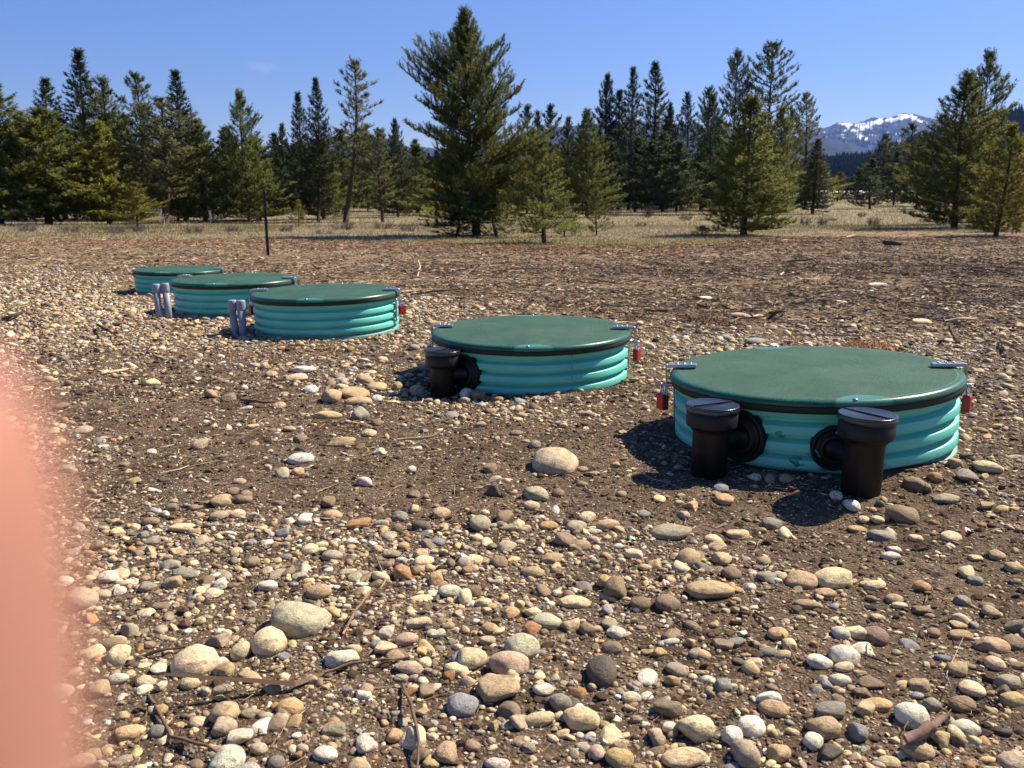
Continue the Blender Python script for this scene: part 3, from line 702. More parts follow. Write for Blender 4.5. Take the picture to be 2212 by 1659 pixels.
for ti, (tx, ty, tz, ax, ay, la, ra) in enumerate(TANKS):
    t = empty('tank_riser', (tx, ty, tz), (ay, -ax, 0))
    tag(t, TL[ti], 'tank riser', 'green lidded tank risers in a row')
    li = link('lid', LID, t); link('rim_band', SHADED_RIM, li); link('riser_wall', RISER, t, rot=(0, 0, ti*1.3))
    for q in (-93, 88): link('screw', SCREW, li, (.378*math.cos(R(q)), .378*math.sin(R(q)), .0035))
    for si, az in enumerate((la, ra)):
        r_ = (0, 0, R(az))
        la_o = link('latch', LATCH, t, rot=r_)
        link('strap', STRAP, la_o); link('staple', LOOP, t, rot=r_)
        link('keeper_plate', KEEPER, t, rot=r_)
        bpy.context.view_layer.update()
        p = t.matrix_world @ Vector((.4135*math.cos(R(az)), .4135*math.sin(R(az)), -.0415))
        pl = empty('padlock', p, (0, 0, R(az+random.uniform(40, 70)*(1 if si else -1))))
        link('lock_body', PLB, pl); link('shackle', PLS, pl)
        tag(pl, PLL[ti][si], 'padlock', 'red padlocks on the tank latches')
    if ti == 1:      # column of small moulded characters, too faint to read, down the wall
        mm = MB(); rr_ = random.Random(6)
        for k, zz in enumerate((-.036, -.0405, -.068, -.0735, -.0785, -.084, -.110, -.1155, -.121, -.152, -.158)):
            for q in range(3):
                az = R(-68.8 + rr_.uniform(-.35, .35)); p = Vector((.3786*math.cos(az), .3786*math.sin(az), zz+rr_.uniform(-.0015, .0015)))
                mm.box(p, (.0012, rr_.choice((.0045, .0012)), rr_.choice((.0009, .0028))), M=radial(-68.8))
        mm.build('moulded_mark', M_torn, t)
    if ti == 0:      # curled shreds of plastic round the cut pipe holes
        for (az, zz, sc, rz) in ((-97, -.079, 1.0, 0), (-105.5, -.125, 1.35, .4), (-113, -.155, 1.0, -.3), (-103, -.162, .9, .9), (-81.5, -.125, .5, .2), (-81.5, -.16, .5, .6), (-119, -.088, .7, -.4)):
            mm = MB(); rr_ = random.Random(int(az*7)); n_ = 9
            top = [(q/(n_-1)*.036-.018, .002+.006*math.sin(q*.8), (.010+rr_.uniform(0, .008))*math.sin(math.pi*(q+.5)/n_)) for q in range(n_)]
            bot = [(q/(n_-1)*.036-.018, .0045+.002*math.sin(q*1.7), -(.006+rr_.uniform(0, .008))*math.sin(math.pi*(q+.5)/n_)) for q in range(n_)]
            V_ = [Vector((-.001, x, z)) + Vector((y, 0, 0)) for x, y, z in top] + [Vector((-.001, x, z)) + Vector((y, 0, 0)) for x, y, z in bot]
            V_ += [q - Vector((.002, 0, 0)) for q in V_]
            N2 = 2*n_; f_ = []
            for q in range(n_-1):
                f_ += [(q, q+1, n_+q+1, n_+q), (N2+q, N2+n_+q, N2+n_+q+1, N2+q+1), (q, N2+q, N2+q+1, q+1), (n_+q, n_+q+1, N2+n_+q+1, N2+n_+q)]
            M_ = radial(az) @ Matrix.Scale(sc, 3)
            mm.add([M_ @ (Matrix.Rotation(rz, 3, 'X') @ q) + Vector((.377*math.cos(R(az)), .377*math.sin(R(az)), zz)) for q in V_], f_, True)
            mm.build('torn_flap', M_torn, t)

# ------------------------------------------------------------------ black cleanout pipes
def cleanout(x, y, ztop, zbot, disc, lab, cap_ang, raised, bs=1.0):
    t = empty('cleanout_pipe', (x, y, ztop), (R(random.uniform(-1, 1)), R(.8), 0)); H = ztop - zbot
    mm = MB(); mm.lathe([(.0445, -H), (.0445, -.062), (.0450, -.058)], 48); mm.build('pipe', M_black, t)
    mm = MB(); mm.lathe([(.0450, -.0680), (.0480, -.0675), (.0495, -.0655), (.0500, -.0620), (.0590, -.0560), (.0625, -.0530), (.0630, -.0510), (.0632, -.0175), (.0620, -.0165)], 56, cap=False); mm.build('collar', M_black, t)
    mm = MB(); mm.lathe([(.0600, -.018), (.0650, -.0162), (.0662, -.013), (.0662, -.0052), (.0650, -.0040), (.0655, -.0030), (.0650, -.0005), (.0625, 0), (.0600, -.0008), (.0005, -.0016)], 64, cap=False)
    cp = mm.build('cap', M_cap, t)
    mm = MB()
    M_ = Matrix.Rotation(R(cap_ang), 3, 'Z')
    if raised:
        mm.box((0, 0, .0008), (.118, .0035, .0036), M=M_, bev=.001); mm.build('grip_ridge', M_black, cp)
    else:
        mm.box((0, 0, -.0004), (.124, .0050, .0022), M=M_); mm.build('slot', M_gap, cp)
    # round boot where the branch enters the tank wall
    (tx, ty, tz), az, dz = disc
    c = Vector((tx + .368*math.cos(R(az)), ty + .368*math.sin(R(az)), tz+dz)); nrm = Vector((math.cos(R(az)), math.sin(R(az)), 0))
    M_ = nrm.to_track_quat('Z', 'Y').to_matrix()
    mm = MB(); mm.lathe([(q_*bs, z_) for q_, z_ in ((.026, .0135), (.030, .0140), (.032, .024), (.040, .027), (.044, .024), (.046, .010), (.056, .011), (.060, .018), (.064, .019), (.0675, .014), (.0690, .004), (.067, -.01))], 56, M=M_, c=c, cap=True)
    bpy.context.view_layer.update(); inv = t.matrix_world.inverted()
    def loc(o): o.matrix_parent_inverse = inv; return o
    loc(mm.build('wall_boot', M_boot, t))
    mm = MB(); a = c + nrm*.005; b = Vector((x, y, c.z)); mid = (a+b)/2 + nrm*.004
    mm.tube([a, a.lerp(mid, .5), mid, mid.lerp(b, .5), b], [.024, .024, .024, .024, .024], 24); loc(mm.build('branch', M_boot, t))
    return tag(t, lab, 'pipe', 'black cleanout pipes')
cleanout(.817, 1.97, .184, -.10, ((.841, 2.439, 0), -99, .072), 'black capped pipe with diagonal slot, rightmost in front of the nearest tank', -55, False, .82)
cleanout(.497, 2.13, .168, -.10, ((.841, 2.439, 0), -134, .075), 'black capped pipe with a thin raised ridge, left front of the nearest tank', 28, True)
cleanout(-.250, 3.15, .125, -.14, ((.076, 3.447, 0), -131, .035), 'black capped pipe at the left front of the central tank', 60, False)
def conduit(x, y, zt, lean, lab):
    t = empty('conduit_pipe', (x, y, zt), (0, R(lean), 0))
    mm = MB(); mm.lathe([(.0190, -.28), (.0190, -.040)], 28); mm.build('pipe', M_grey, t)
    mm = MB(); mm.lathe([(.0192, -.052), (.0226, -.051), (.0230, -.048), (.0230, -.008), (.0214, -.003), (.0170, -.0006), (.0005, 0)], 28, cap=False); mm.build('cap', M_grey, t)
    tag(t, lab, 'pipe', 'grey capped conduit pipes')
conduit(-1.418, 4.47, .147, -1.6, 'left grey capped pipe of the pair beside the third tank')
conduit(-1.370, 4.455, .148, -.8, 'right grey capped pipe of the pair beside the third tank')
conduit(-2.055, 5.11, .163, -2.4, 'left grey capped pipe of the pair beside the fourth tank')
conduit(-2.010, 5.13, .166, -2.4, 'right grey capped pipe of the pair beside the fourth tank')

# ------------------------------------------------------------------ leaning post, stake, log, sticks, roots, scraps
def from_px(px, py, d):      # world point seen at a pixel at ground distance d
    q = ray(px, py); k = d/q[1]; return Vector((q[0]*k, d, CAMZ+q[2]*k))
x, y, z_ = hit(578, 552); top = from_px(568, 410, y)
mm = MB(); b = Vector((x, y, z_-.2)); ax_ = (top-b).normalized(); Mq = ax_.to_track_quat('Z', 'Y').to_matrix(); Lp = (top-b).length
mm.box(b+ax_*Lp/2, (.055, .010, Lp), M=Mq, bev=.002); mm.box(b+ax_*Lp/2 + Mq@Vector((0, .018, 0)), (.009, .034, Lp), M=Mq, bev=.001)
o = mm.build('fence_post', M_post); tag(o, 'dark steel post leaning left on bare ground beyond the far tanks', 'post')
for q in range(9):
    mm = MB(); mm.box(b+ax_*(Lp*.28+q*.09)+Mq@Vector((0, -.008, 0)), (.02, .010, .012), M=Mq, bev=.002); mm.build('stud', M_post, o)
x, y, z_ = hit(457, 484); top = from_px(452, 454, y)
mm = MB(); b = Vector((x, y, z_-.1)); mm.tube([b, (b+top)/2, top], [.045, .045, .04], 4); tag(mm.build('survey_stake', M_dead), 'pale wooden stake leaning at the foot of the left tree line', 'stake')

def stick(name, pts, rad, col, label, cat='stick', sub=()):
    """pts: (px, py, lift)"""
    W = []
    for px, py, l in pts:
        q = hit(px, py, l); W.append(Vector((q[0], q[1], q[2])))
    fine = []
    for i in range(len(W)-1):
        for k in range(3): fine.append(W[i].lerp(W[i+1], k/3) + Vector([random.uniform(-1, 1)*min(rad*.5, .0035+rad*.05) for _ in range(3)]))
    fine.append(W[-1]); n_ = len(fine)
    mm = MB(); mm.tube(fine, [rad*(1-.6*abs(i/(n_-1)-.25)) for i in range(n_)], 7)
    for pts2, r2 in sub:
        mm.tube([Vector(hit(a, b_, l)) for a, b_, l in pts2], [r2, r2*.8, r2*.5][:len(pts2)], 6)
    o = mm.build(name, M_wood); o.color = (*col, 1); tag(o, label, cat); return o
BR = (.16, .105, .075); DK = (.07, .05, .042); PA = (.50, .40, .28); RD = (.26, .16, .12)
stick('root', [(868, 1478, .004), (890, 1525, .02), (905, 1600, .018), (900, 1665, .006)], .0025, BR, 'thin brown root running down to the bottom edge below the left-centre stones', 'root', sub=[([(890, 1525, .02), (880, 1505, .03), (868, 1490, .03)], .002)])
stick('stick', [(1962, 1601, .02), (2000, 1568, .03), (2047, 1548, .02)], .0075, (.20, .13, .105), 'short thick weathered stick at lower right between whitish stones')
stick('twig', [(700, 1452, .006), (760, 1432, .01), (830, 1425, .012), (885, 1420, .006)], .0022, BR, 'thin dark twig lying right of the pale angular block', 'twig', sub=[([(760, 1432, .01), (715, 1400, .014), (680, 1385, .006)], .0016)])
stick('twig', [(742, 1370, .004), (760, 1330, .02), (790, 1290, .035), (805, 1270, .04)], .0022, (.38, .20, .11), 'orange-brown dry twig with leaflets right above the pale angular block', 'twig')
stick('root', [(320, 1500, .004), (370, 1590, .008), (450, 1612, .015), (500, 1640, .006)], .0026, BR, 'dark root beside the finger near the lower left corner', 'root')
stick('stick', [(300, 1420, .004), (345, 1405, .012), (400, 1398, .006)], .0028, DK, 'dark thin stick left of the upright cream pebble', 'stick')
stick('root', [(795, 850, .01), (860, 948, .012), (930, 945, .014), (965, 925, .03)][1:], .0042, (.30, .20, .13), 'curving tan root on bare soil below the central tank pipe', 'root')
stick('stick', [(520, 862, .01), (570, 868, .02), (620, 866, .012)], .006, BR, 'brown stick lying left of the tan rock cluster')
stick('stick', [(1178, 768, .02), (1235, 778, .05), (1310, 772, .02)], .011, DK, 'dark bent branch lying behind the central tank lid', 'branch', sub=[([(1235, 778, .05), (1290, 764, .06), (1335, 758, .03)], .006)])
stick('stick', [(1655, 690, .01), (1685, 672, .06), (1720, 640, .10)], .011, DK, 'dark stick poking up from the litter above the nearest tank')
stick('stick', [(2040, 693, .02), (2075, 690, .03), (2115, 688, .02)], .010, PA, 'pale straight stick on the litter right of the nearest tank')
stick('stick', [(2160, 735, .02), (2185, 748, .05), (2205, 760, .02)], .009, (.30, .22, .15), 'brown stick near the right edge above the nearest tank')
stick('twig', [(885, 594, .01), (905, 585, .06), (908, 575, .10), (902, 560, .16), (908, 555, .19)], .011, PA, 'pale crooked forked root standing in the litter beyond the third tank', 'root', sub=[([(902, 598, .01), (905, 585, .05), (909, 572, .10)], .008)])
stick('twig', [(1456, 640, .01), (1462, 622, .08), (1466, 612, .12)], .008, PA, 'pale upright stick in the litter at centre right', 'twig')
stick('stick', [(1700, 565, .03), (1755, 560, .08), (1762, 566, .04)], .014, BR, 'arched dark branch far out on the brown litter', 'branch')
stick('log', [(1912, 524, .06), (1930, 525, .07), (1946, 527, .05)], .055, DK, 'short dark log on the far litter below the snowy mountain', 'log')
stick('log', [(1828, 512, .03), (1850, 507, .05)], .02, PA, 'thin pale broken branch at the far edge of the litter', 'branch')
stick('stick', [(2070, 740, .01), (2052, 715, .04), (2050, 705, .1)], .007, DK, 'dark forked twig standing up right above the nearest lid', 'twig')
stick('stick', [(3, 690, .02), (28, 682, .04), (52, 672, .02)], .012, DK, 'dark stick at the left picture edge level with the grey pipes')
stick('stick', [(212, 703, .02), (232, 712, .05), (248, 722, .02)], .008, DK, 'dark twig lying left of the farthest tank shadow', 'twig')
stick('stick', [(1720, 1430, .004), (1700, 1385, .008), (1665, 1340, .012), (1630, 1322, .004)][::-1], .0024, BR, 'long thin twig slanting down through the gravel at right centre', 'twig')
def scrap(px, py, col, lab):
    x, y, z_ = hit(px, py); mm = MB(); n_ = 5
    top = [Vector((q*.006, .004*math.sin(q*1.9), .004+.004*math.sin(q*1.3))) for q in range(n_)]; bot = [p + Vector((.001, .007+.002*math.cos(q*2), .003)) for q, p in enumerate(top)]
    V_ = top+bot; V_ += [p+Vector((0, 0, .0008)) for p in V_]
    f_ = []
    for q in range(n_-1): f_ += [(q, q+1, n_+q+1, n_+q), (2*n_+q, 3*n_+q, 3*n_+q+1, 2*n_+q+1), (q, 2*n_+q, 2*n_+q+1, q+1), (n_+q, n_+q+1, 3*n_+q+1, 3*n_+q)]
    mm.add(V_, f_); o = mm.build('plastic_scrap', mat_simple('scrap_plastic', col, .4, .5), loc=(x, y, z_+.006), rot=(.1, .15, random.uniform(0, 1.2))); tag(o, lab, 'plastic scrap')
scrap(1436, 1278, (.55, .04, .05), 'crumpled red plastic scrap beside the upright brown stone')
scrap(1362, 1180, (.02, .25, .12), 'small green plastic scrap below the long flat grey-tan stone')
scrap(2085, 1160, (.50, .03, .05), 'small red plastic scrap on bare soil at right')
def root_mat(px, py, wd, n_, lab, col):
    x, y, z_ = hit(px, py); mm = MB()
    for q in range(n_):
        a = random.uniform(0, 6.28); r0 = random.random()**.6*wd; c = Vector((r0*math.cos(random.uniform(0, 6.28)), r0*math.sin(random.uniform(0, 6.28)), 0))
        L_ = random.uniform(.3, .9)*wd; h = random.uniform(.05, .45)*wd*(1-r0/wd*.7)
        mm.tube([c, c+Vector((math.cos(a)*L_*.5, math.sin(a)*L_*.5, h)), c+Vector((math.cos(a)*L_, math.sin(a)*L_, h*.2))], wd*.014, 3)
    o = mm.build('root_clump', M_wood, loc=(x, y, z_)); o.color = (*col, 1); tag(o, lab, 'root clump', 'root clumps on the litter')
root_mat(1535, 697, .13, 110, 'tangled brown root clump on the litter behind the central tank', (.14, .085, .055))
root_mat(1360, 690, .07, 60, 'small brown root tuft above the right end of the central lid', (.16, .10, .065))
root_mat(1880, 752, .12, 120, 'orange-brown root tangle just behind the nearest lid', (.28, .155, .09))
root_mat(780, 1322, .025, 50, 'dark root tuft right of the pale angular block', (.06, .04, .03))
root_mat(1850, 595, .16, 90, 'low tangle of dead twigs far out on the right litter', (.12, .08, .06))
root_mat(560, 1435, .018, 60, 'tiny brown moss tuft between cream stones at lower left', (.14, .095, .05))

# ------------------------------------------------------------------ conifers
VARI = ('PA', 'PB', 'SA', 'SB', 'FIL', 'FIM', 'OP')
def interp(tab, t):
    return float(np.interp(t, [a for a, _ in tab], [b for _, b in tab]))
PROTO = {}
CONARGS = {}
def conifer(key, H, tab, h0, nbr, e0, e1, curve, seed, **kw):
    CONARGS[key] = lambda k2, s2: _conifer(k2, H, tab, h0, nbr, e0, e1, curve, s2, **kw)
    _conifer(key, H, tab, h0, nbr, e0, e1, curve, seed, **kw)
def _conifer(key, H, tab, h0, nbr, e0, e1, curve, seed, sp=.16, bl=.15, bn=20, nl=.075, nw=.010, tr=.06, start=.25, side=.42, tabR=None, gap=.0, droop=0., dead=6, jit=.25):
    if key != 'BIG': nbr = int(nbr*1.35); nw *= 1.75; side = side*1.3; bl *= 1.1; e1 = e1*.8
    rg = random.Random(seed); rn = np.random.default_rng(seed)
    tk = MB(); kx, ky = rg.uniform(-.03, .03)*H, rg.uniform(-.03, .03)*H
    def axis(h): s_ = h/H; return Vector((kx*math.sin(s_*2.6), ky*math.sin(s_*2.2), h))
    tk.tube([axis(H*q/10) - Vector((0, 0, .25 if q == 0 else 0)) for q in range(11)], [tr*(1.25 if q == 0 else (1-q/10)**.85 + .06) for q in range(11)], 8)
    bp, bd, bs, bt = [], [], [], []
    def brush(p, d, l, tone):
        bp.append(p); bd.append(d.normalized()); bs.append(l); bt.append(tone)
    az = rg.uniform(0, 6)
    for i in range(nbr):
        t = (i+.5)/nbr; t = t**1.08; az += 2.4 + rg.uniform(-.5, .5)
        if rg.random() < gap: continue
        h = (h0 + (H-h0)*t) + rg.uniform(-1, 1)*H/nbr
        h = min(max(h, h0*.8), H*.985)
        Lr = interp(tab, t)
        if tabR: k = .5+.5*math.cos(az); Lr = Lr*(1-k) + interp(tabR, t)*k
        L = max(.08, Lr*rg.uniform(1-jit*1.2, 1+jit*.55)*(1+.16*math.sin(az*2+seed)+.13*math.sin(t*9+az+seed*2))); el = R(e0 + (e1-e0)*t + rg.uniform(-9, 9))
        hd = Vector((math.cos(az), math.sin(az), 0)); b0 = axis(h)
        def P(s_): return b0 + hd*(L*s_*math.cos(el)) + Vector((0, 0, L*s_*math.sin(el) - droop*L*s_*(1-s_)*2 + curve*L*s_*s_))
        pts = [P(q/4) for q in range(5)]; tk.tube(pts, [max(.004, tr*.30*(L/1.2)**.5*(1-.75*q/4)) for q in range(5)], 3)
        tone = rg.uniform(.78, 1.2)
        s_ = start + rg.uniform(0, .1)
        step = sp/L
        lat = hd.cross(Vector((0, 0, 1)))
        while s_ < 1.0:
            tg = (P(min(s_+.05, 1.05))-P(s_-.05)).normalized()
            for sg in (-1, 1):
                if rg.random() < .12: continue
                ls = side*L*(1.12-s_)*rg.uniform(.5, 1.2)
                d = (tg*.75 + lat*sg*rg.uniform(.5, 1.0) + Vector((0, 0, rg.uniform(-.05, .45)))).normalized()
                p = P(s_); nb_ = max(1, int(ls/(sp*.8)))
                for k in range(nb_):
                    q = p + d*(ls*(k+.5)/nb_)
                    dd = d + Vector((rg.uniform(-.35, .35), rg.uniform(-.35, .35), rg.uniform(.25, 1.25)))
                    brush(q, dd, bl*rg.uniform(.7, 1.25), tone*rg.uniform(.85, 1.15))
                if rg.random() < .55: brush(p+d*ls*.95, Vector((rg.uniform(-.3, .3), rg.uniform(-.3, .3), 1)) + hd*.25, bl*1.15, tone*1.15)
            s_ += step*rg.uniform(.7, 1.3)
        brush(P(1.0), (P(1.0)-P(.9)) + Vector((0, 0, .06)), bl*1.35, tone*1.1); brush(P(.88), (P(.95)-P(.8)), bl*1.2, tone)
    for k in range(9): brush(axis(H*(.86+.0165*k)), Vector((rg.uniform(-.15, .15), rg.uniform(-.15, .15), 1)), bl*(1.0-.05*k), 1.0)
    for k in range(dead):       # bare dead lower limbs
        h = rg.uniform(.06*H, max(h0, .12*H)); a = rg.uniform(0, 6.28); L = rg.uniform(.3, .8)*(tab[0][1]+.2)
        b0 = axis(h); d = Vector((math.cos(a), math.sin(a), rg.uniform(-.25, .1)))
        tk.tube([b0, b0+d*L*.5, b0+d*L+Vector((0, 0, rg.uniform(-.1, .1)))], [.010, .007, .003], 3)
    p = np.array([q[:] for q in bp]); d = np.array([q[:] for q in bd]); l = np.array(bs); to = np.array(bt)
    n_ = len(p); N = n_*bn
    p = np.repeat(p, bn, 0); d = np.repeat(d, bn, 0); l = np.repeat(l, bn); to = np.repeat(to, bn)
    u = rn.random(N); r_ = rn.normal(size=(N, 3)); r_ -= d*(r_*d).sum(1)[:, None]; r_ /= np.linalg.norm(r_, axis=1)[:, None]
    b = p + d*(l*(u-.3))[:, None]; tip = b + (d*.75 + r_*.85)*(nl*rn.uniform(.7, 1.25, N)*(1.1-.35*u))[:, None]
    sv = np.cross(d, r_)*(nw/2); sv2 = sv + r_*0
    V_ = np.stack([b-sv2, b+sv2, tip], 1).reshape(-1, 3)
    tone = to*rn.uniform(.8, 1.25, N); g_ = rn.random(N)
    col = np.stack([tone*(1+.18*(g_-.4)), tone, tone*(1-.25*g_)], 1)
    PROTO[key] = (tk.mesh('trunk', M_bark), mesh_np('crown', V_, np.arange(N*3).reshape(-1, 3), M_leaf, False, np.repeat(col, 3, 0)), H, max(b_ for _, b_ in tab), n_)

KW = dict()
conifer('BIG', 5.5, [(0, 1.0), (.08, 1.45), (.25, 1.45), (.38, 1.35), (.52, 1.50), (.62, 1.48), (.72, .98), (.80, .62), (.88, .34), (.94, .17), (1, .04)], .36, 235, -8, 46, .22, 3,
        sp=.14, bl=.17, bn=30, nl=.075, nw=.015, tr=.095, start=.2, side=.50,
        tabR=[(0, 1.35), (.1, 1.7), (.3, 1.6), (.5, 1.3), (.64, 1.15), (.74, .85), (.82, .52), (.9, .26), (.95, .14), (1, .04)], jit=.42, dead=12)
CONE = [(0, .8), (.1, 1.0), (.35, .85), (.6, .58), (.8, .34), (.92, .16), (1, .04)]
conifer('PA', 5.0, [(a, b*1.05) for a, b in CONE], .14, 120, -5, 50, .30, 5, sp=.15, bl=.16, bn=18, nl=.085, nw=.013, jit=.28)
conifer('PB', 5.0, [(0, .85), (.12, .95), (.3, 1.0), (.5, .75), (.66, .72), (.8, .42), (.92, .2), (1, .06)], .16, 100, -4, 45, .35, 8, sp=.16, bl=.17, bn=18, nl=.09, nw=.014, jit=.4, gap=.06)
conifer('SA', 7.0, [(0, .9), (.1, 1.05), (.4, .8), (.65, .5), (.85, .24), (1, .03)], .4, 150, -14, 28, .22, 12, sp=.17, bl=.16, bn=16, nl=.075, nw=.016, droop=.05, jit=.3, tr=.08)
conifer('SB', 7.0, [(0, .75), (.15, .95), (.35, .8), (.5, .82), (.7, .45), (.86, .24), (1, .03)], .7, 120, -10, 38, .25, 15, sp=.18, bl=.17, bn=16, nl=.085, nw=.017, droop=.06, jit=.42, tr=.08)
conifer('OP', 7.0, [(0, .5), (.12, .9), (.3, .75), (.45, .95), (.6, .6), (.75, .75), (.88, .4), (1, .1)], 1.3, 70, -2, 40, .4, 19, sp=.19, bl=.19, bn=18, nl=.10, nw=.017, jit=.5, gap=.12, tr=.085, dead=16)
conifer('TB', 8.0, [(0, .55), (.2, .7), (.45, .6), (.7, .7), (.85, .45), (1, .1)], 2.0, 70, -8, 40, .35, 23, sp=.22, bl=.20, bn=20, nl=.10, nw=.014, jit=.5, gap=.08, tr=.085, dead=26, start=.35)
conifer('TT', 7.0, [(0, .5), (.2, .8), (.5, .95), (.7, .75), (.88, .42), (1, .1)], 2.2, 75, -4, 40, .35, 29, sp=.18, bl=.18, bn=17, nl=.095, nw=.016, jit=.3, gap=.05, tr=.085, dead=14)
conifer('SAP', 1.8, [(0, .42), (.2, .5), (.5, .36), (.75, .2), (1, .04)], .15, 34, 0, 55, .3, 31, sp=.11, bl=.11, bn=16, nl=.065, nw=.008, tr=.028, dead=2, jit=.35)
conifer('YP', 3.6, [(0, .6), (.15, .85), (.4, .75), (.6, .5), (.8, .36), (.92, .18), (1, .05)], .38, 62, -8, 48, .3, 37, sp=.13, bl=.14, bn=18, nl=.075, nw=.0105, tr=.05, dead=10, jit=.42, gap=.08)
conifer('FIL', 6.0, [(0, 1.0), (.15, 1.15), (.4, .95), (.7, .55), (.88, .26), (1, .04)], .2, 80, -6, 40, .25, 41, sp=.24, bl=.22, bn=15, nl=.13, nw=.028, jit=.35)
conifer('FIM', 6.0, [(0, .9), (.15, 1.0), (.4, 1.0), (.6, .6), (.75, .62), (.9, .26), (1, .06)], .2, 70, -2, 45, .3, 43, sp=.24, bl=.22, bn=15, nl=.13, nw=.028, jit=.45, gap=.08)

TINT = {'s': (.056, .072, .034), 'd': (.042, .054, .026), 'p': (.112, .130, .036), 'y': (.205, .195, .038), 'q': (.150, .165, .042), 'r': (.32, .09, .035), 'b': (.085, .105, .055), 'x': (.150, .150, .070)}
def tree(key, px, topy, basey, hw, tint, label, lean=0, group=None, cat='tree', name='pine_tree', dist=None):
    if key+'2' in PROTO and random.random() < .5: key += '2'
    tk, cr, H, Rm, _ = PROTO[key]
    if dist is None: x, y, z_ = hit(px, basey)
    else: y = dist; q = from_px(px, basey, y); x = q.x; z_ = float(ground(x, y))
    top = from_px(px, topy, y); zc = project(x, y, z_)[2]
    h = top.z - z_; sxy = (1.0 if key == 'BIG' else 1.45 if px < 520 else 1.28)*hw*zc/F/Rm; 
    t = empty(name, (x, y, z_), (R(random.uniform(-1, 1)), math.atan2(lean*zc/F, h), 0))
    t.scale = (sxy, sxy, h/H)
    k = random.uniform(.9, 1.12); rz = 0 if key == 'BIG' else random.uniform(0, 6.28)
    a = link('trunk', tk, t, rot=(0, 0, rz)); b = link('crown', cr, t, rot=(0, 0, rz)); c = TINT[tint]; b.color = (c[0]*k, c[1]*k, c[2]*k, 1)
    tag(t, label, cat, group); return t
for _k, _s in (('PA', 105), ('PB', 108), ('SA', 112), ('SB', 115), ('OP', 119)): CONARGS[_k](_k+'2', _s)
TG = 'conifers of the tree line beyond the clearing'
